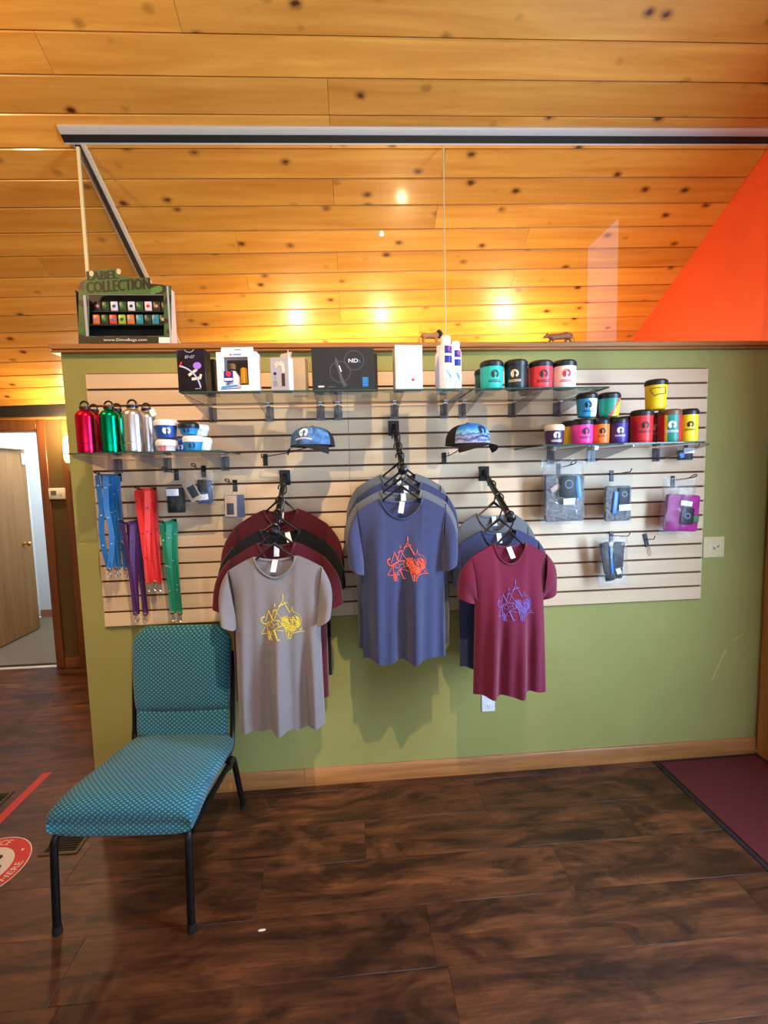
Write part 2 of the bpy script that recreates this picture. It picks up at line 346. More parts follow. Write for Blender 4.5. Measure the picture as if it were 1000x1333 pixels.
# ---- back wall: beam, trim, door casing, open door, room beyond
struct('trim_4', MB().box(-4.6, XL-.002, 1.70, YB-.001, 2.150, 2.250), 'black_beam')
struct('trim_5', MB().box(-4.6, XL-.002, 1.745, YB-.001, 2.128, 2.1495), 'oak', bevel=.003)
struct('trim_6', MB().box(DX1, DX1+.066, YB-.02, YB-.0005, .0005, 2.127).box(DX0-.066, DX0, YB-.02, YB-.0005, .0005, 2.127).box(DX0, DX1, YB-.02, YB-.0005, DZ, 2.127), 'red_oak_upright', bevel=.004)
struct('trim_7', MB().box(-2.393, -2.330, YB-.02, YB-.0005, .0005, 2.127), 'red_oak_upright', bevel=.004)
struct('trim_8', MB().box(DX1-.014, DX1, YB, YB+.12, 0, DZ).box(DX0, DX0+.002, YB, YB+.12, 0, DZ).box(DX0+.002, DX1-.014, YB, YB+.12, DZ-.012, DZ), 'red_oak_upright')
struct('floor_far_room', MB().box(-3.75, -2.2, YB+.12, 3.44, -.06, -.003), 'carpet')
struct('trim_9', MB().box(DX0, DX1, YB+.005, YB+.05, -.002, .004), 'alu_strip')
struct('wall_far', MB().box(-3.75, -2.1, 3.40, 3.5, 0, 2.45), 'white_wall')
struct('wall_far_left', MB().box(-3.85, -3.75, YB+.12, 3.5, 0, 2.45), 'white_wall')
struct('wall_far_right', MB().box(-2.2, -2.1, YB+.12, 3.4, 0, 2.45), 'white_wall')
struct('ceiling_far_room', MB().box(-3.85, -2.1, YB+.12, 3.5, 2.45, 2.5), 'white_wall')
struct('baseboard_far', MB().box(-3.74, -2.2, 3.385, 3.399, -.002, .08), 'oak')
d1 = struct('door_1', MB().box(-3.5, -3.462, 1.912, 2.93, .008, 2.03), 'door_veneer', bevel=.002)
MB().lathe([(.026, 0), (.026, .006), (.010, .012), (.010, .035), (.024, .045), (.027, .06), (.018, .072), (0, .074)], 16, T=Matrix.Translation((-3.462, 2.80, .96)) @ Matrix.Rotation(R_(90), 4, 'Y')).build('door_knob', 'brass', d1)
MB().box(-3.461, -3.42, 2.42, 2.88, 1.955, 2.02).build('door_closer', 'cream_edge', d1, bevel=.004)
MB().box(-3.4615, -3.452, 2.86, 2.925, 1.80, 1.92).build('door_bracket', 'chrome', d1)
# thermostat
th = thing('thermostat', 'white rectangular wall thermostat on the narrow brown wall by the doorway', 'thermostat', (-2.460, YB-.001, 1.512))
MB().box(-.066, .066, -.026, 0, -.047, .047).build('housing', 'white_plastic', th, bevel=.006, seg=2)
MB().box(-.045, -.002, -.0275, -.0262, -.012, .026).build('display', 'screen_grey', th)
MB().lathe([(.016, 0), (.016, .003), (0, .003)], 16, T=Matrix.Translation((.032, -.026, .006)) @ Matrix.Rotation(R_(90), 4, 'X')).build('button', 'sticker_white', th)
# ---- wall sconces
def sconce(x, y, z, label, power, spread=.045, rotz=0, lift=.05):
    t = thing('wall_sconce', label, 'lamp', (x, y, z), (0, 0, rotz), 'wall sconces behind the partition')
    MB().box(-.035, .035, -.018, 0, -.10, .10).build('back_plate', 'brass', t, bevel=.004)
    MB().tube([(0, -.018, -.07), (0, -.06, -.10), (0, -.09, -.10)], .006).build('arm', 'brass', t)
    MB().lathe([(.004, -.165), (.014, -.15), (.020, -.105), (.024, -.09)], 16, c=(0, -.09, 0)).build('finial', 'cream_edge', t)
    MB().lathe([(.022, -.09), (.034, -.06), (.036, .06), (.030, .10), (.022, .105)], 20, c=(0, -.09, 0)).build('glass_shade', 'lamp_shade', t)
    MB().lathe([(.020, .106), (.024, .110), (.024, .125), (.008, .13)], 16, c=(0, -.09, 0)).build('top_cap', 'white_plastic', t)
    point_light('sconce_light', Vector((x, y, z)) + Matrix.Rotation(rotz, 3, 'Z') @ Vector((0, -.16, .19)), power, WARM, spread)
q = atY(89, 588, YB-.11)
sconce(q.x, YB-.021, q.z, 'glowing glass wall sconce half hidden behind the end of the green wall', 30, lift=0)
def torchiere(x, y, h, power, label):
    t = thing('torchiere_lamp', label, 'lamp', (x, y, .0005), group='floor lamps behind the green wall'); k = h-1.88
    MB().lathe([(.13, 0), (.13, .015), (.03, .03), (.012, .05)], 24).build('base', 'black_steel', t)
    MB().lathe([(.011, .05), (.011, 1.78+k)], 12).build('pole', 'black_steel', t)
    MB().lathe([(.012, 1.78+k), (.06, 1.80+k), (.12, 1.88+k), (.116, 1.88+k), (.055, 1.806+k), (.012, 1.79+k)], 24, caps=False).build('bowl', 'black_steel', t)
    MB().ball((0, 0, 1.862+k), .028, 12, 8).build('lamp_bulb', 'bulb', t)
    point_light('torchiere_light', (x, y, 1.93+k), power, WARM, .03)
torchiere(.50, .33, 1.88, 18, 'slim uplight floor lamp close behind the middle of the green wall')
for px, pw in ((383, 34), (505, 28), (682, 46)):
    c = atY(px, 424, 1.08); torchiere(c.x, 1.08, 2.17, pw, 'slim uplight floor lamp standing under the low end of the ceiling')
# ---- track lights over the room
def track_head(x, y, z, tgt, label):
    top = zc(x, y)-.004; t = thing('track_light', label, 'lamp', (x, y, top), 0, 'track lights')
    d = (Vector(tgt)-Vector((x, y, z))).normalized(); T = Matrix.Translation((0, 0, z-top)) @ d.to_track_quat('Z', 'Y').to_matrix().to_4x4() @ Matrix.Translation((0, 0, -.02))
    MB().tube([(0, 0, 0), (0, 0, z-top+.05)], .008).build('stem', 'black_steel', t)
    MB().lathe([(.03, -.14), (.05, -.12), (.055, -.01), (.05, -.01), (.04, -.05), (.005, -.06)], 20, T=T, caps=False).build('can', 'black_steel', t)
track_head(KEY[0], KEY[1], KEY[2], (.25, 0, 1.35), 'black track light aimed at the middle of the slat wall')
pl = thing('fill_lamp', 'frosted globe pendant lamp on a long cord', 'lamp', (FILL_POS[0], FILL_POS[1], zc(FILL_POS[0], FILL_POS[1])-.004)); dz = FILL_POS[2]-zc(FILL_POS[0], FILL_POS[1])  # unseen fixture made up to carry the added warm fill
MB().tube([(0, 0, 0), (0, 0, dz+.13)], .004).build('cord', 'black_steel', pl)
MB().lathe([(.02, dz+.14), (.045, dz+.12), (.05, dz+.085)], 16, caps=False).build('socket', 'brass', pl)
# ---- glass screen over the partition
GY = .08
def bar(name, mats, x0, x1, s0, s1, h, z0=0, parent=None, **k):
    return MB().box(0, x1-x0, s0, s1, -h, z0-.0005).build(name, mats, parent, **k)
gs = thing('glass_screen', 'large clear glass screen rising from the oak cap to the pine ceiling', 'glass screen', cpt(XT0, 0))
org = cpt(XT0, 0)
def rel(p): return Vector(p)-org
sx = atY(579, 330, GY).x
zcap = ZC+.0385
for a, b in ((XT0+.004, sx-.0025), (sx+.0025, XR-.004)):
    MB().prism([(a-org.x, zcap-org.z), (b-org.x, zcap-org.z), (b-org.x, zc(b, GY)-.008-org.z), (a-org.x, zc(a, GY)-.008-org.z)], GY-.004-org.y, GY+.004-org.y, 'y').build('pane', 'pane_glass', gs, smooth=False)
yb = YB-.12
MB().prism([(GY+.004-org.y, zcap-org.z), (yb-org.y, zcap-org.z), (yb-org.y, max(zcap+.02, zc(XT0, yb)-.01)-org.z), (GY+.004-org.y, zc(XT0, GY)-.012-org.z)], -.004, .004, 'x').build('pane', 'pane_glass', gs, smooth=False)
MB().box(sx-.0024-org.x, sx+.0024-org.x, GY-.005-org.y, GY+.005-org.y, zcap-org.z, zc(sx, GY)-.008-org.z).build('joint_seal', 'cream_edge', gs)
MB().box(-.009, .004, GY-.006-org.y, GY+.006-org.y, zcap-org.z, zc(XT0, GY)-.02-org.z).build('corner_seal', 'cream_edge', gs)
hl = XR-.004-(XT0-.055)
def hbar(name, mat, s0, s1, h): put(name, MB().box(0, hl, s0, s1, -h, -.0006).mesh(mat), gs, rel(cpt(XT0-.055, 0)), CE)
hbar('head_channel', 'alu_strip', -.050, -.016, .010); hbar('gasket', 'black_gasket', -.016, .014, .016); hbar('inner_channel', 'alu_strip', .014, .024, .012)
def tbar(name, mat, x0, x1, h): put(name, MB().box(x0, x1, .024, 1.80, -h, -.0006).mesh(mat), gs, rel(cpt(XT0, 0)), CE)
tbar('side_gasket', 'black_gasket', -.016, .010, .016); tbar('side_channel', 'alu_strip', .010, .030, .011); tbar('side_outer_channel', 'alu_strip', -.024, -.016, .010)
# ---- things fixed to or lying at the partition
def wall_plate(px, py, w, h, name, label, cat): c = atY(px, py, 0); return thing(name, label, cat, (c.x, -.0005, c.z))
sw = wall_plate(928.5, 712, 0, 0, 'light_switch', 'ivory double light switch plate on the green wall', 'switch')
MB().box(-.060, .060, -.006, 0, -.057, .057).build('plate', 'ivory_plastic', sw, bevel=.003)
for x, a in ((-.023, 25), (.023, -25)):
    MB().box(-.006, .006, -.0068, -.006, -.013, .013).build('slot', 'white_plastic', sw)
    MB().box(-.004, .004, -.018, 0, -.004, .004, T=Matrix.Translation((x, -.005, 0)) @ Matrix.Rotation(R_(a), 4, 'X')).build('toggle', 'white_plastic', sw, bevel=.001)
sw.children[1].location.x = -.023; sw.children[3].location.x = .023
ou = wall_plate(635.5, 912, 0, 0, 'power_outlet', 'white power outlet on the wall under the maroon shirt', 'outlet')
MB().box(-.036, .036, -.005, 0, -.058, .058).build('plate', 'paper_white', ou, bevel=.002)
for z in (-.027, .027):
    f = MB().lathe([(.017, 0), (.017, .002), (0, .002)], 16, T=Matrix.Translation((0, -.005, z)) @ Matrix.Rotation(R_(90), 4, 'X')).build('socket', 'paper_white', ou)
    MB().box(-.007, -.005, -.0078, -.007, z-.001, z+.007).box(.005, .007, -.0078, -.007, z-.001, z+.007).ball((0, -.0073, z-.008), .0028, 8, 6).build('slots', 'slot_dark', f)
rug = thing('door_mat', 'dark red entrance mat with a black rubber edge against the green wall', 'mat', (1.912, -.68, .0005))
MB().box(-.300, .300, -.655, .655, 0, .004).build('rubber_backing', 'mat_edge', rug)
MB().box(-.278, .280, -.635, .635, .004, .010).build('pile', 'mat_red', rug, bevel=.003)
# floor registers, tape, floor sticker, chip
def register(x0, x1, y0, y1, label, along='x'):
    t = thing('floor_register', label, 'floor vent', ((x0+x1)/2, (y0+y1)/2, .0004)); w, d = (x1-x0)/2, (y1-y0)/2; b = .017
    fm = MB().box(-w, w, -d, -d+b, 0, .005).box(-w, w, d-b, d, 0, .005).box(-w, -w+b, -d+b, d-b, 0, .005).box(w-b, w, -d+b, d-b, 0, .005)
    fm.build('frame', 'vent_brown', t, bevel=.0015); MB().box(-w+b, w-b, -d+b, d-b, 0, .001).build('duct', 'vent_dark', t)
    n = int((2*d-2*b)/.014)
    sl = MB().box(-w+b, w-b, -.0022, .0022, .001, .0042).mesh('vent_dark')
    for i in range(n): put('louver', sl, t, (0, -d+b+.007+i*.014, 0))
register(-1.40, -1.235, -.345, -.03, 'brown floor register under the front of the chair')
register(-2.12, -1.802, -.002, .113, 'dark floor register beside the red tape')
MB().prism([(-1.765, -1.2), (-1.718, -1.2), (-1.706, .262), (-1.752, .252)], .0004, .0012, 'z').build('floor_tape', 'tape_red', label='strip of red tape on the dark wood floor', cat='tape')
st = thing('floor_sticker', 'round red and white distancing sticker with shoe prints on the floor', 'sticker', (-1.60, -.39, .0005))
def disc(r0, r1, z0, z1, n=56):
    mb = MB()
    for i in range(n):
        a, b = 2*PI*i/n, 2*PI*(i+1)/n
        P = lambda r, t, z: (r*math.cos(t), r*math.sin(t), z)
        if r0 == 0: mb.add([(0, 0, z1), P(r1, a, z1), P(r1, b, z1)], [(0, 1, 2)])
        else: mb.add([P(r0, a, z1), P(r1, a, z1), P(r1, b, z1), P(r0, b, z1)], [(0, 1, 2, 3)])
        mb.add([P(r1, a, z0), P(r1, b, z0), P(r1, b, z1), P(r1, a, z1)], [(0, 1, 2, 3)])
    return mb
disc(0, .172, 0, .0006).build('ring', 'sticker_red', st, smooth=False); disc(0, .176, 0, .0003).build('rim', 'sticker_white', st, smooth=False); disc(0, .116, .0006, .001).build('centre', 'sticker_white', st, smooth=False)
def arc_text(s, r, a0, h, sgn): return lambda x, y: ((r+sgn*y*h)*math.cos(a0-sgn*x*h/r), (r+sgn*y*h)*math.sin(a0-sgn*x*h/r), .0011)
MB().text('SOCIAL DISTANCE', arc_text('', .144, R_(148), .042, 1)).build('lettering', 'sticker_white', st, smooth=False)
MB().text('STAND HERE', arc_text('', .144, R_(-38), .042, -1)).build('lettering', 'sticker_white', st, smooth=False)
MB().ball((.144*math.cos(R_(41)), .144*math.sin(R_(41)), .0008), .006, 10, 4, sc=(1, 1, .05)).build('dot', 'sticker_white', st)
def shoe(sx): return [(sx*x, y) for x, y in ((.012, -.075), (.034, -.078), (.046, -.06), (.046, -.03), (.040, -.012), (.052, .02), (.054, .05), (.042, .072), (.024, .074), (.012, .055), (.012, .02), (.018, -.01), (.010, -.04))]
for s_, a in ((1, 60), (-1, 60)): MB().prism(shoe(s_), .001, .0014, 'z', T=Matrix.Rotation(R_(-a), 4, 'Z')).build('shoe_print', 'ink_black', st, smooth=False)
c = atZ(341, 1211, 0); MB().prism([(-.014, -.002), (-.006, -.005), (.010, -.004), (.014, .002), (.004, .004), (-.008, .003)], .0004, .0016, 'z').build('paper_scrap', 'paper_white', loc=(c.x, c.y, 0), label='tiny pale scrap lying on the dark floorboards', cat='scrap')
for pts in (((927, 885), (935, 868), (942, 852), (944, 846)), ((941, 851), (948, 846)), ((955, 834), (962, 829), (968, 825))):
    MB().ribbon([atY(x, y, -.0004) for x, y in pts], .005, .0003, (0, -1, 0)).build('scuff_mark', 'scuff', p)
# ================================================================== SLAT WALL
SX0, SX1, SZ0, SP, SF = -1.2146, 1.8609, .8973, .0762, -.0195     # left, right, bottom, pitch, face
SEAM = atY(455, 600, SF).x
for a, b, lab in ((SX0, SEAM-.0008, 'pale maple slat wall panel holding the bottle shelf and lanyards'), (SEAM+.0008, SX1, 'wide pale maple slat wall panel holding the hats and cup shelves')):
    t = thing('slat_wall_panel', lab, 'slat wall', ((a+b)/2, 0, SZ0), group='slat wall panels'); w = (b-a)/2
    MB().box(-w, w, -.0105, -.0006, 0, 16*SP).build('backing', 'groove_core', t)
    pr = [(-.0105, .0052), (-.0190, .0052), (-.0195, .0057), (-.0195, SP-.0057), (-.0190, SP-.0052), (-.0105, SP-.0052)]
    sm = MB().prism(pr, -w, w, 'x').mesh('maple', smooth=False)
    for k in range(16): put('slat', sm, t, (0, 0, k*SP))
# ---- black display hooks: plate hung in a groove and a single prong with a looped end
def groove_below(z): return SZ0 + SP*round((z-SZ0)/SP)
def hook(px, py, L, label, loop=1, tilt=6, group='black hooks on the slat wall', ph=.045, bend=0, lab_part=None):
    c = atY(px, py, SF-.003); t = thing('display_hook', label, 'hook', (c.x, SF-.0005, c.z), group=group)
    MB().box(-.011, .011, -.004, 0, -ph/2-.012, ph/2).build('plate', 'black_steel', t, bevel=.001)
    dz = math.sin(R_(tilt))*L
    pts = [(0, -.004, 0), (0, -L*.5, dz*.4), (0, -L+.02, dz*.8)]
    if loop:
        cx = .011
        pts += [(.004, -L, dz), (cx*.9, -L-.012, dz+.006), (cx*.6, -L-.022, dz+.014), (-cx*.6, -L-.022, dz+.014), (-cx, -L-.010, dz+.008), (-.004, -L+.004, dz+.003), (0, -L+.02, dz)]
    else: pts += [(bend, -L, dz), (bend*1.6, -L-.004, dz+.016)]
    MB().tube(pts, .0024, 6).build('prong', 'black_steel', t); return t, c
# ---- glass shelves on acrylic brackets
def bracket(x, z, depth, lab, group):
    t = thing('shelf_bracket', lab, 'bracket', (x, SF-.0005, z), group=group)
    MB().box(-.020, .020, -.004, 0, -.074, -.004).build('back_plate', 'acrylic', t, smooth=False)
    MB().prism([(-.004, -.0015), (-depth, -.0015), (-depth, -.012), (-.05, -.066), (-.004, -.070)], -.0025, .0025, 'x').build('blade', 'acrylic', t, smooth=False)
    MB().box(-.009, .009, -.055, -.008, -.0075, -.0015).build('top_clip', 'chrome', t)
    return t
def shelf(x0, x1, y0, y1, z, label, group):
    th_ = .006; g = thing('glass_shelf', label, 'shelf', ((x0+x1)/2, y1, z-th_), group=group); w = (x1-x0)/2; d = y0-y1
    MB().box(-w+.0015, w-.0015, d+.0015, -.0015, .0005, th_-.0003).build('plate', 'shelf_glass', g, smooth=False)
    MB().box(-w, w, d, d+.0014, 0, th_).box(-w, w, -.0014, 0, 0, th_).box(-w, -w+.0014, d+.0014, -.0014, 0, th_).box(w-.0014, w, d+.0014, -.0014, 0, th_).build('polished_edge', 'shelf_edge', g, smooth=False)
UZ, LZL, LZR = 1.960, 1.728, 1.722          # shelf tops
YF, YK = -.400, -.034
ub = [-.661, -.066, .522, 1.112]
for k, w in enumerate(('under the black and white boxes', 'under the large black box and white bottles', 'under the four lidded cups')):
    shelf(ub[k]+.001, ub[k+1]-.001, YF, YK, UZ, 'upper clear glass shelf '+w, 'upper glass shelves')
shelf(-1.113, -.520, -.385, YK, LZL, 'clear glass shelf carrying the metal bottles and tubs', 'lower glass shelves')
shelf(.828, 1.562, -.385, YK, LZR, 'clear glass shelf carrying the crowd of coloured cups', 'lower glass shelves')
for px, w in ((275, 'under the EF-07 carton'), (350, 'under the small grey carton'), (417, 'under the maker mark corner of the large black carton'), (440, 'under the pen picture of the large black carton'), (514, 'under the plain white carton'), (579, 'under the white plastic bottles'), (603, 'between the white bottles and the turquoise cup'), (668, 'under the black cup'), (727, 'under the white cup')):
    c = atY(px, 530, SF-.02); bracket(c.x, UZ-.0065, .37, 'clear acrylic shelf bracket '+w, 'brackets of the upper shelves')
for px, w in ((151, 'blue lanyards'), (216, 'bag of black goods'), (292, 'bag of slate blue cloth')): c = atY(px, 603, SF-.02); bracket(c.x, LZL-.0065, .355, 'clear acrylic shelf bracket above the '+w, 'brackets of the bottle shelf')
for px, w in ((719, 'dark purple cup'), (772, 'hot pink cup'), (857, 'tall red cup')): c = atY(px, 592, SF-.02); bracket(c.x, LZR-.0065, .355, 'clear acrylic shelf bracket under the '+w, 'brackets of the coloured cup shelf')

# ================================================================== SHIRTS ON WATERFALL ARMS
def fabric(name, rgb, heather=.18):
    m, nt, b = new_mat(name); v = coords(nt); c = S(rgb)
    n = noise(nt, v, 420, 2, .7); r = ramp(nt, [(.3, tuple(x*(1-heather) for x in c)), (.7, tuple(x*(1+heather) for x in c))]); nt.links.new(n, r.inputs[0]); nt.links.new(r.outputs[0], b.inputs['Base Color'])
    b.inputs['Roughness'].default_value = .92; b.inputs['Specular IOR Level'].default_value = .15; b.inputs['Sheen Weight'].default_value = .25
    bumpn(nt, b, n, .15, .001)
fabric('tee_grey', (126, 120, 124)); fabric('tee_grey2', (104, 108, 116)); fabric('tee_navy', (60, 66, 102)); fabric('tee_maroon', (112, 30, 58), .08); fabric('tee_wine', (80, 22, 34), .08); fabric('tee_black', (22, 23, 28), .1)
plain('print_yellow', (226, 204, 70), .8); plain('print_orange', (232, 96, 60), .8); plain('print_purple', (118, 92, 170), .8); plain('tag_white', (240, 240, 242), .7)
def arm(pxw, pyw, Ytip, ztip, label):
    c = atY(pxw, pyw, SF); t = thing('waterfall_arm', label, 'display arm', (c.x, SF-.0005, c.z), group='black waterfall arms')
    MB().box(-.026, .026, -.007, 0, -.050, .023).build('plate', 'black_steel', t, bevel=.002)
    L = Ytip-SF; dz = ztip-c.z; d = Vector((0, L, dz)).normalized(); up = Vector((1, 0, 0)).cross(d)*-1
    if up.z < 0: up = -up
    T = Matrix((Vector((1, 0, 0)), d, up)).transposed().to_4x4(); ln = math.hypot(L, dz)
    MB().box(-.010, .010, .002, ln, -.016, .010, T=T).build('arm', 'black_steel', t, bevel=.003)
    for k in range(6):
        q = d*(ln*(k+.7)/6.2)+up*.011; MB().ball(q, .006, 8, 6).build('stop_ball', 'black_steel', t)
    MB().lathe([(.006, 0), (.019, .002), (.021, .014), (.012, .022), (0, .022)], 16, T=Matrix.Translation(d*ln) @ d.to_track_quat('Z', 'Y').to_matrix().to_4x4()).build('end_knob', 'black_plastic', t)
    return lambda Y: (c.x, c.z + dz*(Y-SF)/L + .014)
def hanger(x, Y, zarm, xn, zn, nw, yaw, label, group, hw=.2, sd=.06):
    """black plastic hanger: hook over the arm at (x, zarm); shoulders reach the shirt neck at (xn, zn)"""
    t = thing('clothes_hanger', label, 'hanger', (x, Y, zarm), (0, 0, yaw), group)
    zt = max(zn-zarm+.052, -.30); dx = xn-x      # apex of the hanger
    r = .019; pts = []
    for k in range(11):
        a = R_(200-k*22); pts.append((r*math.cos(a), 0, -r+.004+r*math.sin(a)+.002))
    x0, z0 = pts[-1][0], pts[-1][2]
    pts += [(x0*.95, 0, z0-.012), (x0*.8+dx*.3, 0, z0*.5+zt*.5), (dx+.004, 0, zt+.012), (dx, 0, zt)]
    MB().tube(pts, .0034, 6).build('hook', 'black_plastic', t)
    zs = zn-zarm-.014; sh = hw*.80
    def P(u):
        a = abs(u)*sh
        return (dx+u*sh, 0, zt+(zs-zt)*a/nw if a < nw else zs-sd*1.15*((a-nw)/(hw-nw))**1.15)
    MB().tube([P(-1+.1*k) for k in range(21)], [.0045]*4+[.005]*5+[.007, .0085, .007]+[.005]*5+[.0045]*4, 6).build('shoulder_bar', 'black_plastic', t)
    for s in (-1, 1):
        q = P(s*nw*.97/sh); MB().tube([(q[0], 0, q[2]), (q[0]+s*.001, 0, q[2]+.010), (q[0]+s*.006, 0, q[2]+.012)], .0025, 6).build('strap_notch', 'black_plastic', t)
LION = [  # strokes of the shirt print: (width, points) in a 1000-unit square
 (13, [(200, 545), (260, 365), (335, 515)]), (22, [(262, 375), (332, 520)]), (12, [(298, 500), (365, 335), (452, 475)]), (20, [(325, 378), (365, 335), (402, 362)]), (12, [(352, 505), (405, 375)]),
 (13, [(408, 360), (440, 300)]), (20, [(440, 300), (495, 205), (520, 255)]), (22, [(425, 292), (490, 270), (558, 250)]), (22, [(528, 275), (602, 415)]), (14, [(622, 405), (645, 350), (672, 405)]),
 (18, [(260, 352), (260, 382)]), (22, [(365, 255), (365, 300)]), (22, [(497, 110), (497, 190)]), (16, [(645, 318), (645, 360)]),
 (26, [(228, 592), (165, 572), (132, 520), (146, 478), (192, 462)]), (20, [(200, 590), (255, 550), (330, 522), (440, 516)]),
 (16, [(256, 560), (228, 640), (240, 730), (234, 790), (250, 842), (306, 846), (286, 795), (298, 722), (345, 662)]), (30, [(262, 700), (268, 835)]),
 (16, [(345, 662), (410, 668), (500, 690)]), (30, [(350, 670), (382, 745), (408, 828), (446, 815)]), (14, [(300, 540), (345, 590), (410, 560), (445, 520)]), (14, [(262, 610), (330, 640), (345, 590)]), (14, [(410, 560), (430, 620), (345, 655)]),
 (14, [(300, 540), (268, 600)]), (14, [(430, 620), (500, 600)]), (18, [(520, 690), (545, 765), (552, 838), (606, 842), (616, 785), (662, 735)]), (26, [(572, 740), (578, 830)]),
 (12, [(660, 402), (730, 425), (780, 485), (790, 560), (770, 630), (720, 670)]), (14, [(130, 742), (240, 742)]), (14, [(300, 745), (350, 745)]), (16, [(668, 742), (750, 730), (835, 738)]), (12, [(775, 640), (800, 725)]), (34, [(752, 695), (778, 696)]),
 (12, [(130, 735), (215, 600)]), (14, [(735, 480), (768, 590), (735, 640), (690, 655)]), (14, [(700, 540), (725, 548)]), (14, [(722, 600), (750, 600)])]
rl = random.Random(3)
for k in range(110):                       # mane of wavy strokes
    a = rl.random(); b = rl.random(); x = 450+290*a; y = 440+40*abs(a-.6)+b*(330*(1-abs(a-.48)*1.35)); LION.append((13, [(x, y), (x+16+8*rl.random(), y+14), (x+22, y+38), (x+40, y+52)]))
def tshirt(px, py, Y, hw, L, mat, label, nw=.085, sd=.055, yaw=0, sleeve=(.075, .205, .012), chest=1.0, flare=1.0, dip=.085, seed=0, prnt=None, tagoff=(0, 0), arm_f=None, hlabel='', group='', fold=.007, tag_len=.045, hgroup='', tagside=0, tf=.022, tb=.022):
    rr = random.Random(seed); c = atY(px, py, Y); t = thing('t_shirt', label, 't-shirt', c, (0, 0, yaw), group)
    nk = nw/hw; ph = [rr.uniform(0, 6.28) for _ in range(4)]; kf = rr.uniform(2.3, 3.0)
    def top(u, d):
        a = abs(u)
        if a < nk: return -d*max(0, math.cos(PI/2*a/nk))**.62
        return -sd*((a-nk)/(1-nk))**1.25
    def half(v):
        q = 1-min(1, v/.22); return hw*(chest*(1-v*.0)+(flare-chest)*max(0, (v-.25)/.75)) + (hw-hw*chest)*q*q
    def body(u, v, side):
        d = dip if side < 0 else .018
        z = top(u, d)*(1-v)+(-L+.006*math.sin(9*u+ph[0])-.010*(1-abs(u)))*v
        x = u*half(v); e = max(0, 1-u*u)
        thick = (.009+(tf if side < 0 else tb)*min(1, v*2.2)*(1-.25*v))*e**.5
        f = (fold*2.1 if side < 0 else min(fold, .007))*min(1, v*1.35)**1.3*e**.35*(math.sin(kf*PI*u+ph[1])+.55*math.sin(kf*1.9*PI*u+ph[2]+v*1.1))
        dr = .006*math.sin(5*u+7*v+ph[3])*e
        y = side*thick + f*(.9 if side < 0 else .5) + dr*.5
        if side < 0: y -= .012*math.exp(-((v-.05)/.12)**2)*(1-e)*0
        return Vector((x, y, z))
    mb = MB().grid(lambda i, j: body(2*i-1, j, -1), 52, 36).grid(lambda i, j: body(2*i-1, j, 1), 52, 36, flip=True)
    bo = mb.build('body', mat, t, merge=.0002, angle=180)
    for s in (-1, 1):
        tip = Vector((s*hw*.985, 0, -sd*.96)); und = Vector((s*half(.30)*.94, 0, -sd-.20)); out, drop, twist = sleeve
        o1 = Vector((s*(hw+out), 0, -sd-drop)); i1 = Vector((s*min(hw+out-.05, half(.34)-.012), 0, -sd-drop-.030))
        def sl(i, j):
            a = 2*PI*i; tt = j; o = tip.lerp(o1, tt)+Vector((s*.022*math.sin(PI*tt), 0, .014*math.sin(PI*tt))); n_ = und.lerp(i1, tt)
            cc = (o+n_)/2; hf = (o-n_)/2; b = (.016+.010*tt if tf < .03 else .022+.016*tt)+.003*math.sin(3*a+ph[2])
            p_ = cc + hf*math.cos(a); p_.y = b*math.sin(a) - twist*2*tt + .004*math.sin(6*tt+ph[1]); return p_
        MB().grid(sl, 24, 10).build('sleeve', mat, t, merge=.0002, angle=180)
    def nb(u, d, side): q = body(u*nk, 0, side); return Vector((q.x, q.y, q.z))
    ring = [nb(-1+k/12, dip, -1)+Vector((0, -.003, -.004)) for k in range(25)] + [nb(1-k/12, .018, 1)+Vector((0, .001, -.003)) for k in range(1, 24)]
    MB().tube(ring, .0085, 6, closed=True, flat=.45).build('collar', mat, t, angle=180)
    q = nb(0, .018, 1); w = .011
    MB().box(-w, w, -.0012, 0, -tag_len, .002, T=Matrix.Translation(q+Vector((tagoff[0], -.006+tagoff[1], 0))) @ Matrix.Rotation(R_(-24), 4, 'X') @ Matrix.Rotation(R_(tagside), 4, 'Y')).build('neck_tag', 'tag_white', t)
    if prnt:
        pm, cx, cz, size = prnt; mb = MB()
        def on(u_, v_):           # print square -> shirt front
            x = cx+(u_-480)/1000*size; z = cz-(v_-500)/1000*size; lo, hi = 0., 1.
            for _ in range(18):
                md = (lo+hi)/2; uu = max(-1, min(1, x/half(md)))
                if body(uu, md, -1).z > z: lo = md
                else: hi = md
            return body(max(-1, min(1, x/half(lo))), lo, -1)+Vector((0, -.0022, 0))
        for w_, pts in LION:
            dense = []
            for a, b in zip(pts[:-1], pts[1:]):
                n = max(1, int(math.hypot(b[0]-a[0], b[1]-a[1])/38)); dense += [(a[0]+(b[0]-a[0])*k/n, a[1]+(b[1]-a[1])*k/n) for k in range(n)]
            dense.append(pts[-1]); mb.ribbon([on(*d) for d in dense], w_/1000*size*.66, .0006, (0, -1, 0))
        mb.build('lion_print', pm, bo, smooth=False)
    if arm_f:
        ax, az = arm_f(Y); hanger(ax, Y, az, c.x, c.z, nw, yaw, hlabel, hgroup, hw, sd)
    return t
aL = arm(371, 618, -.405, 1.392, 'black waterfall arm carrying the maroon, black and grey shirts')
aC = arm(512.5, 554, -.365, 1.632, 'black waterfall arm carrying the navy and grey shirts')
aR = arm(630, 613, -.405, 1.418, 'black waterfall arm carrying the grey, navy and plum shirts')
GL, GC, GR = 'shirts on the arm beside the chair', 'shirts on the middle arm', 'shirts on the arm above the outlet'
H1, H2, H3 = 'hangers on the arm beside the chair', 'hangers on the middle arm', 'hangers on the arm above the outlet'
HL = 'black plastic hanger holding the '
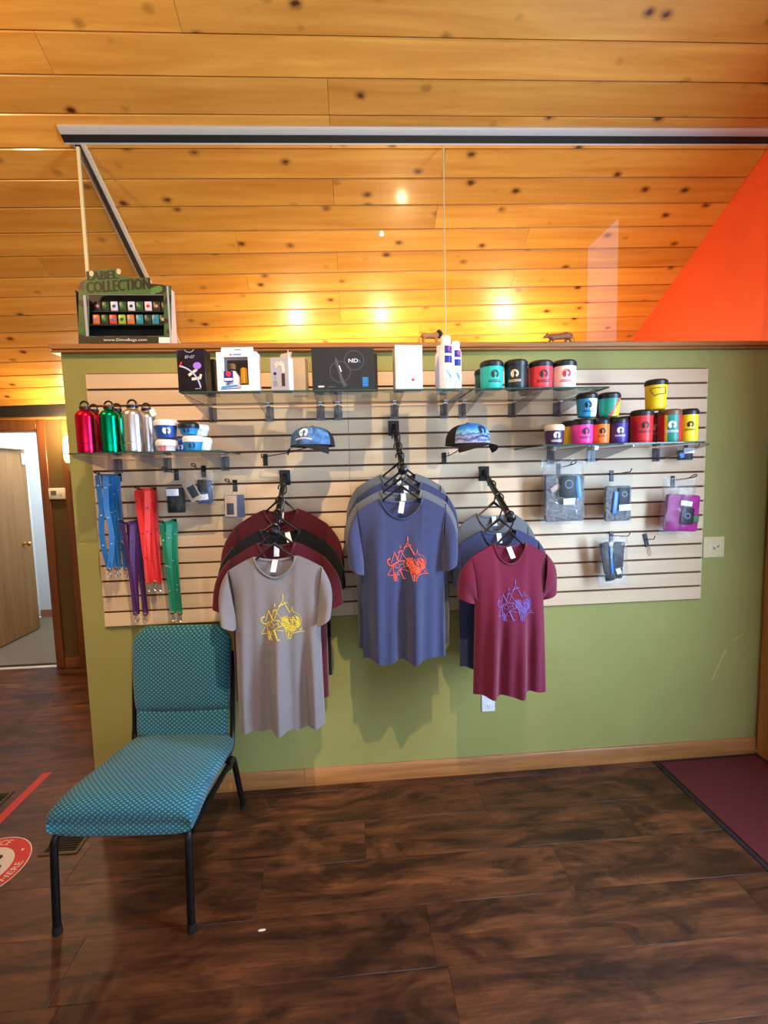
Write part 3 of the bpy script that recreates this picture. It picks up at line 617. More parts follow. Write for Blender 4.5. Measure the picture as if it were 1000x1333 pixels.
tshirt(366, 663, -.125, .215, .70, 'tee_wine', 'dark wine red t-shirt hanging rearmost against the slats', nw=.078, arm_f=aL, hlabel=HL+'dark wine red shirt', group=GL, hgroup=H1, seed=1, yaw=-.05, sd=.075)
tshirt(365, 689, -.215, .212, .70, 'tee_black', 'black t-shirt hanging between the two wine red shirts', nw=.085, arm_f=aL, hlabel=HL+'black shirt', group=GL, hgroup=H1, seed=2, yaw=.04, sd=.07, tagoff=(.03, 0), tagside=-14)
tshirt(360, 706, -.303, .205, .70, 'tee_wine', 'wine red t-shirt hanging right behind the grey lion shirt', nw=.078, arm_f=aL, hlabel=HL+'wine red shirt behind the grey one', group=GL, hgroup=H1, seed=3, sd=.07)
tshirt(358, 724, -.395, .196, .732, 'tee_grey', 'grey t-shirt printed with a yellow line-art lion and mountains', nw=.085, arm_f=aL, hlabel=HL+'grey shirt with the yellow lion', group=GL, hgroup=H1, seed=14, sd=.055, sleeve=(.026, .205, .02), chest=.90, flare=.93, prnt=('print_yellow', .024, -.255, .250), fold=.017, tf=.048, tagside=9, tag_len=.05)
tshirt(519, 617.5, -.125, .205, .70, 'tee_grey2', 'mid grey t-shirt hanging rearmost on the middle arm', nw=.085, arm_f=aC, hlabel=HL+'rearmost grey shirt of the middle arm', group=GC, hgroup=H2, sleeve=(.045, .21, .0), seed=5, sd=.06)
tshirt(523, 628, -.200, .215, .70, 'tee_navy', 'navy t-shirt hanging between the two grey shirts', nw=.09, arm_f=aC, hlabel=HL+'navy shirt between the grey ones', group=GC, hgroup=H2, sleeve=(.045, .21, .0), seed=6, sd=.07, tagoff=(.02, 0))
tshirt(522, 638, -.275, .205, .71, 'tee_grey2', 'mid grey t-shirt hanging right behind the navy lion shirt', nw=.09, arm_f=aC, hlabel=HL+'grey shirt behind the navy one', group=GC, hgroup=H2, sleeve=(.045, .21, .0), seed=7, sd=.06, tagoff=(.01, 0), flare=1.02)
tshirt(522.5, 648.5, -.355, .196, .70, 'tee_navy', 'navy t-shirt printed with an orange line-art lion and mountains', nw=.09, arm_f=aC, hlabel=HL+'navy shirt with the orange lion', group=GC, hgroup=H2, seed=9, sd=.055, sleeve=(.036, .235, .015), chest=.92, flare=.93, prnt=('print_orange', .017, -.262, .250), fold=.015, tf=.048, tagoff=(.004, 0), tagside=12, tag_len=.05)
tshirt(643, 668, -.150, .174, .62, 'tee_grey2', 'blue-grey t-shirt hanging rearmost behind the plum shirt', nw=.085, arm_f=aR, hlabel=HL+'blue-grey shirt', group=GR, hgroup=H3, seed=9, sd=.06, yaw=.05, sleeve=(.03, .19, .0))
tshirt(650, 690, -.260, .190, .64, 'tee_navy', 'navy t-shirt hanging between the blue-grey and plum shirts', nw=.08, arm_f=aR, hlabel=HL+'navy shirt behind the plum one', group=GR, hgroup=H3, seed=10, sd=.06, sleeve=(.03, .19, .0))
tshirt(663, 707.5, -.395, .172, .658, 'tee_maroon', 'plum fitted t-shirt printed with a faint purple lion', nw=.070, arm_f=aR, hlabel=HL+'plum shirt', group=GR, hgroup=H3, seed=11, sd=.055, sleeve=(.052, .175, -.01), chest=.90, flare=.97, prnt=('print_purple', .012, -.245, .235), fold=.010, tf=.048, tagside=-14, tag_len=.05, yaw=.05)

# ================================================================== CHAIR
def chair_cloth(name, ax):
    m, nt, b = new_mat(name); tc = nd(nt, 'ShaderNodeTexCoord'); sp = nd(nt, 'ShaderNodeSeparateXYZ'); nt.links.new(tc.outputs['Object'], sp.inputs[0])
    def mth(op, a, b_=None):
        n = nd(nt, 'ShaderNodeMath', operation=op)
        for s, v in zip(n.inputs, (a, b_)):
            if v is None: continue
            if isinstance(v, (int, float)): s.default_value = v
            else: nt.links.new(v, s)
        return n.outputs[0]
    U = sp.outputs[0]; V = mth('ADD', sp.outputs[1], sp.outputs[2]) if ax == 'y' else sp.outputs[2]
    K = 340.0
    A = mth('SINE', mth('MULTIPLY', mth('ADD', mth('MULTIPLY', U, .85), V), K)); B = mth('SINE', mth('MULTIPLY', mth('SUBTRACT', mth('MULTIPLY', U, .85), V), K))
    d = mth('MULTIPLY', mth('ADD', A, 1.0), mth('ADD', B, 1.0)); d = mth('MULTIPLY', d, .25)
    r = ramp(nt, [(.05, S((32, 94, 118))), (.35, S((52, 122, 142))), (.75, S((104, 158, 164)))]); nt.links.new(d, r.inputs[0])
    v = coords(nt); n = noise(nt, v, 500, 2); c = mixc(nt, .25, r.outputs[0], n, 'OVERLAY'); nt.links.new(c, b.inputs['Base Color']); b.inputs['Roughness'].default_value = .9; b.inputs['Sheen Weight'].default_value = .2; b.inputs['Specular IOR Level'].default_value = .2
    bumpn(nt, b, d, .25, .003)
chair_cloth('chair_cloth_seat', 'y'); chair_cloth('chair_cloth_back', 'z')
ch = thing('banquet_chair', 'teal patterned upholstered chair with black steel legs beside the shirts', 'chair', (-.832, -.425, .0005), R_(-4.6))
def seat_surface():
    mb = MB(); n = 26; rows = []
    # side profile (y, z_top, z_bottom, half width), from front to rear
    pf = [(-0.282, 0.405, 0.383, 0.254), (-0.29, 0.425, 0.36, 0.259), (-0.284, 0.45, 0.352, 0.262), (-0.266, 0.466, 0.349, 0.263), (-0.23, 0.474, 0.349, 0.262), (-0.15, 0.474, 0.354, 0.256), (-0.05, 0.462, 0.352, 0.248), (0.1, 0.446, 0.346, 0.244), (0.2, 0.43, 0.34, 0.24), (0.245, 0.422, 0.34, 0.238), (0.262, 0.408, 0.348, 0.234)]
    for y, zt, zb, hw in pf:
        ring = []
        for k in range(n):
            a = 2*PI*k/n; ca, sa = math.cos(a), math.sin(a); e = 4.2
            x = hw*math.copysign(abs(ca)**(2/e), ca); z = (zt+zb)/2+(zt-zb)/2*math.copysign(abs(sa)**(2/e), sa)
            if sa > 0: z += .010*(1-(x/hw)**2)
            ring.append((x, y, z))
        rows.append(ring)
    vs = [p_ for r in rows for p_ in r]; fs = [(i*n+k, i*n+(k+1) % n, (i+1)*n+(k+1) % n, (i+1)*n+k) for i in range(len(rows)-1) for k in range(n)]
    fs += [list(range(n))[::-1], [(len(rows)-1)*n+k for k in range(n)]]
    return mb.add(vs, fs)
seat_surface().build('seat', 'chair_cloth_seat', ch, angle=70)
def pad(z0, z1, w0, w1, t0, t1, rnd, yb, n=22):
    mb = MB(); rows = []; N = 16
    for j in range(N+1):
        v = j/N; z = z0+(z1-z0)*v; w = w0+(w1-w0)*math.sin(v*PI*.62)
        if rnd and v > .78: w -= .062*((v-.78)/.22)**2.4
        th_ = t0+(t1-t0)*math.sin(PI*min(1, v*1.02))**.7
        if j in (0, N): th_ *= .35
        ring = []
        for k in range(n):
            a = 2*PI*k/n; ca, sa = math.cos(a), math.sin(a); e = 3.6
            ring.append((w*math.copysign(abs(ca)**(2/e), ca), yb(z)+th_*math.copysign(abs(sa)**(2/e), sa)*(1.25 if sa < 0 else .7), z))
        rows.append(ring)
    vs = [p_ for r in rows for p_ in r]; fs = [(i*n+k, i*n+(k+1) % n, (i+1)*n+(k+1) % n, (i+1)*n+k) for i in range(N) for k in range(n)]
    return mb.add(vs, fs+[list(range(n))[::-1], [N*n+k for k in range(n)]])
byf = lambda z: .240+(z-.46)*.13
pad(.537, .925, .218, .232, .022, .040, True, byf).build('backrest', 'chair_cloth_back', ch, angle=70)
pad(.424, .540, .212, .216, .018, .022, False, byf).build('lower_backrest', 'chair_cloth_back', ch, angle=70)
for s in (-1, 1):
    x = s*.242
    lg = MB().tube([(s*.226, -.255, .352), (s*.238, -.272, .348), (x, -.281, .328), (x, -.288, .25), (x, -.302, .02)], .0135, 10).build('leg', 'black_steel', ch)
    MB().lathe([(.016, 0), (.017, .006), (.015, .03)], 12, c=(x, -.302, 0)).build('foot_cap', 'black_rubber', lg)
    lg = MB().tube([(x, .10, .332), (x, .17, .330), (x, .205, .315), (x, .25, .17), (x, .300, .02)], .0135, 10).build('leg', 'black_steel', ch)
    MB().lathe([(.016, 0), (.017, .006), (.015, .03)], 12, c=(x, .301, 0)).build('foot_cap', 'black_rubber', lg)
    MB().tube([(x, -.26, .346), (x, .14, .334)], .012, 8).build('side_rail', 'black_steel', ch)
    MB().tube([(x*.93, .16, .335), (x*.95, .225, .370), (x*.95, .250, .46), (x*.95, .262, .56), (x*.95, .290, .80)], .012, 8).build('back_post', 'black_steel', ch)
    MB().box(x-.004, x+.012, .13, .17, .315, .355).build('ganging_clip', 'black_steel', ch)
MB().tube([(-.242, .17, .330), (.242, .17, .330)], .010, 8).tube([(-.242, -.255, .343), (.242, -.255, .343)], .010, 8).build('cross_rail', 'black_steel', ch)
# ================================================================== GOODS ON THE SHELVES
INK = {}
def colmat(rgb, rough=.45, metal=0, coat=0, spec=.5):
    k = 'colour_%d_%d_%d_%d_%d' % (*rgb, int(rough*100), int(metal*10))
    if k not in M: plain(k, rgb, rough, metal, coat=coat, spec=spec)
    return k
BLK, WHT = (24, 24, 28), (238, 238, 242)
def crescent():           # round emblem: disc cut by a head-shaped notch that opens at the foot
    o = [(math.cos(R_(a)), math.sin(R_(a))) for a in range(-62, 252, 12)]
    i = [(-.16, -.62), (-.12, -.25), (-.20, .05)]+[(.10+.30*math.cos(R_(a)), .24+.28*math.sin(R_(a))) for a in range(200, -30, -24)]+[(.62, .02), (.60, -.12), (.40, -.14), (.26, -.30), (.30, -.55)]
    return o+i
def emblem(mb, fn, m=0):
    pts = crescent(); mb.add([Vector(fn(x, y)) for x, y in pts], [list(range(len(pts)))], m)
def small_print(mb, fn, w, rows=1, m=0, seed=0, h=.10, gap=.2):     # illegible caption under an emblem
    rr = random.Random(seed)
    for r in range(rows):
        x = -w/2
        while x < w/2:
            d = rr.uniform(.06, .16); y = -r*gap; a, b = x, min(w/2, x+d)
            mb.add([Vector(fn(a, y)), Vector(fn(b, y)), Vector(fn(b, y+h)), Vector(fn(a, y+h))], [(0, 1, 2, 3)], m); x += d+.04
def cup(l, r, ytop, Y, zb, rgb, label, lid=BLK, ink=BLK, face=12, taper=.93, lidh=.022, bands=None, tape=None, emb=True, montana=False, group='lidded cups on the glass shelves', cat='cup', name='travel_cup', caption=True, ez=.62):
    a = atY(l, ytop+6, Y); b = atY(r, ytop+6, Y); cx = (a.x+b.x)/2; R = (b.x-a.x)/2; top = atY((l+r)/2, ytop+1.2, Y-R*.8).z; H = top-zb; va = -math.degrees(math.atan2(cx-CAM.x, Y-CAM.y))
    t = thing(name, label, cat, (cx, Y, zb), group=group); rb = R*taper; rt = R*.955; hb = H-lidh
    prof = [(rb*.80, 0), (rb*.93, .003), (rb, .012)] + [(rb+(rt-rb)*k/6, .012+(hb-.012)*k/6) for k in range(1, 7)]
    if bands:
        names = [colmat(c, .4) for c in bands[0]]
        def mf(i, ang):
            if ang is None: return 0
            d = (math.degrees(ang)+90-va+180) % 360-180+bands[2]*(i-4)
            k = 0
            for q, lim in enumerate(bands[1]):
                if d > lim: k = q+1
            return k
        bd = MB().lathe(prof, 48, mf=mf).build('body', names, t)
    else: bd = MB().lathe(prof, 36).build('body', colmat(rgb, .4), t)
    MB().lathe([(R*.97, hb-.004), (R, hb), (R, hb+lidh*.62), (R*.96, hb+lidh*.72), (R*.90, H-.002), (R*.84, H), (R*.80, H-.005), (0, H-.005)], 36).build('lid', colmat(lid, .38), t)
    f0 = R_(-90+face+va)
    def wrap(e, z0): return lambda x, y: ((rb+(rt-rb)*(z0/hb)+.0012)*math.cos(f0+x*e/rt), (rb+(rt-rb)*(z0/hb)+.0012)*math.sin(f0+x*e/rt), z0+y*e)
    if emb:
        mb = MB(); e = R*.34; emblem(mb, wrap(e, hb*ez))
        if caption: small_print(mb, wrap(e, hb*ez-e*1.62), 3.2, 2, 0, int(l), .20, .34)
        mb.build('emblem', colmat(ink, .5), bd, smooth=False, kind='stuff')
    if montana:
        P = [(-.9, .46), (-.2, .55), (1.5, .62), (1.45, -.38), (.0, -.48), (-.05, -.62), (-.3, -.72), (-.45, -.5), (-.5, -.2), (-.7, -.18), (-.68, .05), (-.95, .22), (-.9, .46)]
        w = wrap(R*.58, hb*.70); MB().tube([w(a[0]+(b[0]-a[0])*k/6, a[1]+(b[1]-a[1])*k/6) for a, b in zip(P[:-1], P[1:]) for k in range(6)], .0013, 5).build('state_outline', colmat(BLK, .5), bd)
    return t
GU, GR2, GL2 = 'lidded cups on the upper shelf', 'coloured cups on the crowded shelf', 'tubs beside the metal bottles'
cup(625, 655, 467, -.335, UZ, (28, 186, 176), 'turquoise cup with black lid and emblem on the upper shelf', face=18, group=GU)
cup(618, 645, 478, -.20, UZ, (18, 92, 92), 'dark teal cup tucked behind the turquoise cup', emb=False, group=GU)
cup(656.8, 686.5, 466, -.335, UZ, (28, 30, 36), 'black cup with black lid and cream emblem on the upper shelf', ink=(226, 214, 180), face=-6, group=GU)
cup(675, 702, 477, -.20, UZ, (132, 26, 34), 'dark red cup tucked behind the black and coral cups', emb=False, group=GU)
cup(688.7, 719.2, 467, -.335, UZ, (232, 62, 74), 'coral red cup with black lid and emblem on the upper shelf', face=16, group=GU)
cup(719.3, 749.5, 466.5, -.335, UZ, (240, 226, 220), 'white cup with black lid and red emblem on the upper shelf', ink=(196, 50, 62), face=14, group=GU)
cup(709.5, 734, 551, -.335, LZR, (66, 34, 78), 'dark purple cup with a cream lid at the end of the crowded shelf', lid=(226, 206, 180), ink=WHT, face=16, group=GR2, taper=.9)
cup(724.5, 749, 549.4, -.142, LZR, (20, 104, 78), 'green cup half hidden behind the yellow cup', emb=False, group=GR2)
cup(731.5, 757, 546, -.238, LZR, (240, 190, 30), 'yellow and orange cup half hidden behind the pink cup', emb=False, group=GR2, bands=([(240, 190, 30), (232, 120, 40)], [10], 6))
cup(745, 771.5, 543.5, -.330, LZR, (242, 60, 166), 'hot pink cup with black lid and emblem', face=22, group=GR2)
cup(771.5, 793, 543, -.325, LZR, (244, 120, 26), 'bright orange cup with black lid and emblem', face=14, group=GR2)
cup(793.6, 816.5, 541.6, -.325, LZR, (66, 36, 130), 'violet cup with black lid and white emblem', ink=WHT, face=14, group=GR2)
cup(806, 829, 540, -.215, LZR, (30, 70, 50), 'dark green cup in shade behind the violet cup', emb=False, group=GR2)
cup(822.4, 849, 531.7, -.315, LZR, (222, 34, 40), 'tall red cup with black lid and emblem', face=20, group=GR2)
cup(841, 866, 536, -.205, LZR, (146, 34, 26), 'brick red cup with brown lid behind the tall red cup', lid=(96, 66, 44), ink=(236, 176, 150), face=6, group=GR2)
cup(858.5, 885.5, 531, -.305, LZR, (20, 130, 116), 'rainbow striped cup with brown lid', lid=(110, 76, 50), ink=WHT, face=14, group=GR2, bands=([(200, 40, 40), (240, 200, 40), (18, 134, 118), (200, 40, 60)], [-22, -8, 48], 0))
cup(885.5, 907.6, 530.4, -.315, LZR, (240, 214, 20), 'tall yellow cup with black lid and emblem at the end of the shelf', face=14, group=GR2)
tp = lambda px, py, Y: atY(px, py, Y).z
zt1 = tp(761, 543.5, -.335)+.0015
cup(751, 777, 509.4, -.318, zt1, (40, 160, 220), 'sky blue and white cup stacked on the pink and orange cups', face=10, group=GR2, bands=([(40, 160, 190), (48, 160, 226), (226, 244, 250)], [-42, 22], 2), taper=.85)
cup(780, 806.6, 509, -.318, zt1, (26, 150, 120), 'green cup with yellow and red swirl stacked on the orange cup', face=14, emb=False, group=GR2, bands=([(26, 150, 120), (226, 70, 90), (244, 196, 40)], [30, 46], -9), taper=.85)
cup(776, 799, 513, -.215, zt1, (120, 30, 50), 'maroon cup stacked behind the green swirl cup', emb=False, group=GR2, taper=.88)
cup(841, 867.3, 491.7, -.262, tp(862, 533, -.305)+.0015, (244, 208, 16), 'yellow cup with a black state outline stacked on top', face=4, emb=False, montana=True, group=GR2, taper=.86)
# tubs beside the bottles
def tub(l, r, ytop, Y, zb, rgb, label, lid, ink, face=0, h=None, clear=0): 
    return cup(l, r, ytop, Y, zb, rgb, label, lid=lid, ink=ink, face=face, taper=.80, lidh=.020, group=GL2, cat='tub', name='lidded_tub', ez=.55, caption=False)
BLU, SKY = (24, 74, 160), (36, 150, 222)
tub(203, 231.3, 571, -.335, LZL, (236, 226, 226), 'white tub with red emblem under the dark blue tub', (238, 232, 232), (206, 96, 110), -26)
zz = tp(217, 571, -.355)+.0015
tub(200, 231, 544.4, -.335, zz, BLU, 'dark blue tub with white lid and emblem stacked on top', (236, 236, 238), WHT, 2)
tub(237.7, 264.4, 566, -.335, LZL, SKY, 'sky blue tub with a white lid at the bottom of its stack', (238, 240, 244), (20, 50, 100), -8)
zz = tp(251, 566, -.355)+.0015
tub(232.5, 259, 548, -.335, zz, SKY, 'sky blue tub with a black lid stacked on the white lidded tub', BLK, (16, 40, 90), -18)
tub(222, 246, 569, -.225, LZL, BLU, 'dark blue tub in shade between the stacks of tubs', BLU, WHT)
tub(252, 276, 568, -.225, LZL, (238, 242, 246), 'plain white tub standing on the glass behind the sky blue tubs', (240, 242, 246), (230, 234, 240))
zz = tp(264, 568, -.245)+.0015
tub(248, 272, 551, -.225, zz, (236, 240, 244), 'plain white tub stacked on the other white tub', (240, 242, 246), (230, 234, 240))
# aluminium bottles
def metal_mat(name, rgb, rough=.26):
    m, nt, b = new_mat(name); b.inputs['Base Color'].default_value = (*S(rgb), 1); b.inputs['Metallic'].default_value = 1; b.inputs['Roughness'].default_value = rough
    v = coords(nt, (1, 1, 30)); bumpn(nt, b, noise(nt, v, 30, 2), .05)
metal_mat('anodised_red', (214, 24, 66)); metal_mat('anodised_green', (0, 150, 104)); metal_mat('brushed_silver', (214, 212, 216), .3)
def bottle(l, r, ytop, Y, mat, label, shy=.70):
    a = atY(l, ytop+40, Y); b = atY(r, ytop+40, Y); cx = (a.x+b.x)/2; R = (b.x-a.x)/2; H = atY((l+r)/2, ytop, Y).z-LZL
    t = thing('metal_bottle', label, 'bottle', (cx, Y, LZL), group='aluminium bottles'); hb = H*.86
    prof = [(R*.88, 0), (R*.97, .003), (R, .010), (R, hb*.20), (R*.965, hb*.205), (R*.965, hb*.225), (R, hb*.23), (R, hb*.80), (R*.97, hb*.85), (R*.84, hb*.90), (R*.60, hb*.94), (R*.46, hb*.955), (R*.44, hb*.985)]
    MB().lathe(prof, 32).build('body', mat, t)
    cp = MB().lathe([(R*.50, hb*.975), (R*.54, hb*.98), (R*.54, hb*1.03), (R*.40, hb*1.045), (R*.2, hb*1.05)], 20).build('cap', 'black_plastic', t)
    rr = R*.40; zc_ = H-rr*1.0; pts = [(rr*math.cos(R_(a))*1.05, 0, zc_-.002+rr*math.sin(R_(a))) for a in range(-58, 240, 22)]
    MB().tube(pts, R*.10, 8).build('carry_loop', 'black_plastic', cp)
    MB().tube([(R*.5*math.cos(k*PI/4), R*.5*math.sin(k*PI/4), hb*1.035) for k in range(8)], R*.05, 6, closed=True).build('cap_ring', 'chrome', cp)
bottle(100.4, 124.8, 522, -.32, 'anodised_red', 'shiny red aluminium bottle at the front edge of the shelf')
bottle(113, 136, 526, -.195, 'anodised_red', 'red aluminium bottle in shade behind the first red one')
bottle(131.7, 156, 521.7, -.32, 'anodised_green', 'shiny green aluminium bottle at the front edge of the shelf')
bottle(143, 166, 525, -.195, 'anodised_green', 'green aluminium bottle in shade behind the first green one')
bottle(161, 187.5, 520, -.32, 'brushed_silver', 'silver aluminium bottle at the front edge of the shelf')
bottle(181, 204, 524.5, -.215, 'brushed_silver', 'silver aluminium bottle set back next to the dark blue tub')
c = atY(199, 537, -.262); MB().box(-.011, .011, -.0006, 0, -.016, .016).build('price_tag', 'paper_white', loc=(c.x, c.y, c.z), rot=(R_(-8), R_(-24), 0), label='small white price tag hanging on the set-back silver bottle', cat='price tag')
# ---- cartons on the upper shelf
def carton(l, r, yt, Yf, depth, mat, label, yaw=0, name='carton', zb=UZ, group=None, cat='box', side=None):
    a = atY(l, yt, Yf); b = atY(r, yt, Yf); w = (b.x-a.x)/math.cos(yaw); H = (a.z+b.z)/2-zb
    t = thing(name, label, cat, ((a.x+b.x)/2, Yf, zb), (0, 0, yaw), group)
    MB().box(-w/2, w/2, 0, depth, .0004, H).build('body', mat, t, bevel=.0012)
    return t, w, H
def decal(t, name, mat, poly, y=-.0006, th_=.0005): return MB().prism(poly, y-th_, y, 'y').build(name, mat, t, smooth=False)
def rect(x0, x1, z0, z1): return [(x0, z0), (x1, z0), (x1, z1), (x0, z1)]
def letters(t, s, x, z, h, mat, sx=1.0, y=-.0014, slant=0, name='lettering'): return MB().text(s, lambda a, b: (x+a*h*1.35*sx+b*h*slant, y, z+b*h*1.35)).build(name, mat, t, smooth=False)
def arcpts(cx, cz, r, a0, a1, n=18): return [(cx+r*math.cos(R_(a0+(a1-a0)*k/n)), cz+r*math.sin(R_(a0+(a1-a0)*k/n))) for k in range(n+1)]
def stroke(t, name, mat, pts, w, y=-.0006): return MB().ribbon([(x, y, z) for x, z in pts], w, .0005, (0, -1, 0)).build(name, mat, t, smooth=False)
def gradient_black(name, glow):
    m, nt, b = new_mat(name); v = coords(nt, rand=False); n = noise(nt, v, 9, 3, .5, .5)
    r = ramp(nt, [(.45, S((16, 14, 22))), (.62, S((34, 22, 58))), (.78, S(glow))]); nt.links.new(n, r.inputs[0]); nt.links.new(r.outputs[0], b.inputs['Base Color']); b.inputs['Roughness'].default_value = .3
gradient_black('space_print', (150, 90, 220)); plain('violet_glow', (170, 120, 250), .4); plain('lavender', (190, 200, 240), .4); plain('bone', (236, 222, 214), .5); plain('carton_black', (26, 25, 30), .35); plain('carton_white', (238, 236, 246), .5); plain('carton_grey', (176, 174, 186), .45); plain('kraft', (206, 184, 160), .7)
plain('pen_grey', (66, 64, 74), .35); plain('brand_blue', (20, 36, 140), .4); plain('brand_red', (226, 50, 52), .4); plain('cyan_ink', (44, 150, 236), .4); plain('amber', (236, 160, 20), .25); plain('brown_cap', (120, 84, 48), .4); plain('window_dark', (66, 50, 44), .35); plain('mid_grey', (110, 108, 116), .5)
t, w, H = carton(228.5, 266.5, 455, -.375, .055, 'space_print', 'black carton with EF-07 lettering and a violet glow', yaw=R_(-7))
stroke(t, 'orbit_arc', 'lavender', arcpts(-w*.60, H*.02, H*.62, 78, 8), .0058); stroke(t, 'top_arc', 'lavender', arcpts(-.004, H*1.08, .024, 215, 325), .0022)
letters(t, 'EF-07', -.004, H*.83, .0125, 'lavender', 1.0, slant=.25)
MB().ball((w*.22, -.001, H*.62), .017, 14, 8, sc=(1, .04, .8)).build('glow_print', 'violet_glow', t); stroke(t, 'red_flash', 'brand_red', [(-w*.42, H*.60), (-w*.33, H*.72)], .006)
for x0, z0, x1, z1 in ((-.012, .40, .022, .53), (0, .31, .036, .335)):
    stroke(t, 'arm_print', 'bone', [(x0, H*z0), (x1, H*z1)], .0105); stroke(t, 'arm_print', 'bone', [(x1-.003, H*z1-.004), (x1+.003, H*z1+.014)], .0095)
stroke(t, 'caption', 'lavender', [(.012, H*.085), (.036, H*.085)], .002)
t2, w2, h2 = carton(262, 279, 467.5, -.30, .05, 'carton_black', 'black carton half hidden behind the one lettered EF-07', yaw=R_(-7))
# white windowed carton with a spray bottle inside
a = atY(280.5, 458, -.375); b = atY(334, 458, -.375); w = b.x-a.x; H = (a.z+b.z)/2-UZ; D = .06
t = thing('window_carton', 'white windowed carton with a bottle inside and a hang tab', 'box', ((a.x+b.x)/2, -.375, UZ), (0, 0, R_(-3)))
wx0, wx1, wz0, wz1 = w*-.31, w*.28, H*.17, H*.875
fr = MB().prism(rect(-w/2, wx0, .0004, H), 0, .0012, 'y').prism(rect(wx1, w/2, .0004, H), 0, .0012, 'y').prism(rect(wx0, wx1, .0004, wz0), 0, .0012, 'y').prism(rect(wx0, wx1, wz1, H), 0, .0012, 'y')
fr.box(-w/2, -w/2+.0012, .0012, D, .0004, H).box(w/2-.0012, w/2, .0012, D, .0004, H).box(-w/2+.0012, w/2-.0012, D-.0012, D, .0004, H).box(-w/2+.0012, w/2-.0012, .0012, D-.0012, .0004, .0016).box(-w/2+.0012, w/2-.0012, .0012, D-.0012, H-.0012, H)
fr.build('body', 'carton_white', t, smooth=False)
MB().prism([(-w*.42, H), (w*.40, H), (w*.385, H+.024), (-w*.41, H+.024)], D*.4, D*.4+.0012, 'y').build('hang_tab', 'carton_white', t, smooth=False)
stroke(t, 'hang_slot', 'mid_grey', [(-.012, H+.013), (0, H+.015), (.012, H+.013)], .004, y=D*.4-.0006)
MB().box(wx0-.004, wx1+.004, .0014, .0018, wz0-.004, wz1+.004).build('window_film', 'pane_glass', t, smooth=False)
MB().box(wx0-.004, wx1+.004, D-.004, D-.0015, wz0, wz1).build('inner_card', 'window_dark', t)
MB().lathe([(.010, 0), (.024, .002), (.026, .012), (.026, .062), (.014, .078), (.012, .084)], 20, c=(wx0+.026, .032, .004)).build('inner_bottle', 'carton_white', t)
MB().lathe([(.015, 0), (.016, .003), (.016, .02), (.012, .024)], 16, c=(wx0+.024, .032, .095)).build('inner_cap', 'brown_cap', t)
MB().lathe([(.013, 0), (.014, .003), (.014, .058), (.008, .064)], 16, c=(wx1-.026, .032, .038)).build('inner_vial', 'amber', t)
decal(t, 'label', 'brand_blue', rect(-w*.33, -w*.10, H*.26, H*.52)); decal(t, 'label_dot', 'brand_red', arcpts(-w*.215, H*.455, .0105, 0, 340), y=-.0012); decal(t, 'label_strip', 'carton_white', rect(-w*.32, -w*.11, H*.285, H*.35), y=-.0012)
stroke(t, 'brand_flash', 'brand_red', [(-w*.02, H*.15), (w*.08, H*.13), (w*.06, H*.08)], .003); stroke(t, 'brand_line', 'cyan_ink', [(-w*.40, H*.12), (w*.0, H*.16)], .008); stroke(t, 'brand_line', 'brand_blue', [(-w*.42, H*.075), (w*.05, H*.10)], .003)
stroke(t, 'brand_word', 'cyan_ink', [(-w*.08, H*.935), (w*.12, H*.935)], .005); decal(t, 'brand_mark', 'brand_red', [(-w*.17, H*.915), (-w*.10, H*.915), (-w*.135, H*.965)])
# small grey carton with a lifted flap
t, w, H = carton(351, 375.5, 465, -.372, .05, 'carton_grey', 'small grey carton with a lifted flap and a hand picture', yaw=R_(-14))
MB().box(w/2, w/2+.0006, .001, .049, .001, H-.001).build('side_panel', 'carton_white', t)
MB().prism([(0, H), (.05, H), (.05, H+.008), (.006, H+.030)], w*.45, w*.45+.0010, 'x').build('flap', 'kraft', t, smooth=False)
MB().prism([(-w*.1, H), (w*.5, H), (w*.62, H+.024), (w*.0, H+.018)], .022, .023, 'y').build('flap', 'kraft', t, smooth=False)
for pts, wd in ((((.018, .55), (.014, .80), (.004, .86)), .011), (((.006, .82), (-.010, .86), (-.020, .78)), .006), (((.010, .76), (-.006, .80), (-.016, .72)), .006)): stroke(t, 'hand_print', 'bone', [(x, H*z) for x, z in pts], wd)
decal(t, 'tool_print', 'window_dark', rect(.008, .022, H*.15, H*.52)); decal(t, 'badge', 'brand_blue', rect(-.026, -.014, H*.49, H*.57)); letters(t, '2', -.02, H*.41, .009, 'ink_black')
small = MB(); small_print(small, lambda x, y: (-.020+x*.012, -.0012, H*.30+y*.012), 1.6, 5, 0, 4, .16, .4); small.build('caption', 'mid_grey', t, smooth=False, kind='stuff')
carton(378, 397, 466, -.27, .05, 'kraft', 'plain brown carton half hidden behind the small grey one', yaw=R_(-10))
# large black carton
t, w, H = carton(405, 486.5, 452, -.37, .10, 'carton_black', 'large black carton printed with a tattoo pen and ND2 lettering')
for cx, cz, r in ((-.013, H*.44, .042), (.046, H*.70, .039)): stroke(t, 'ring_print', 'mid_grey', arcpts(cx, cz, r, 0, 360, 36), .0012)
letters(t, 'ND', .042, H*.695, .0165, 'paper_white', 1.25); letters(t, '2', .068, H*.68, .012, 'cyan_ink', 1.1)
decal(t, 'pen_print', 'pen_grey', [(x-.012, z) for x, z in ((-.020, H*.80), (-.008, H*.70), (.000, H*.55), (.004, H*.40), (.018, H*.20), (.030, H*.14), (.016, H*.08), (.006, H*.12), (-.004, H*.30), (-.012, H*.50), (-.022, H*.64))])
stroke(t, 'pen_shine', 'mid_grey', [(-.030, H*.74), (-.016, H*.50), (-.004, H*.22), (.006, H*.14)], .0022, y=-.0012); stroke(t, 'pen_window', 'paper_white', [(-.016, H*.58), (-.008, H*.44)], .004, y=-.0016)
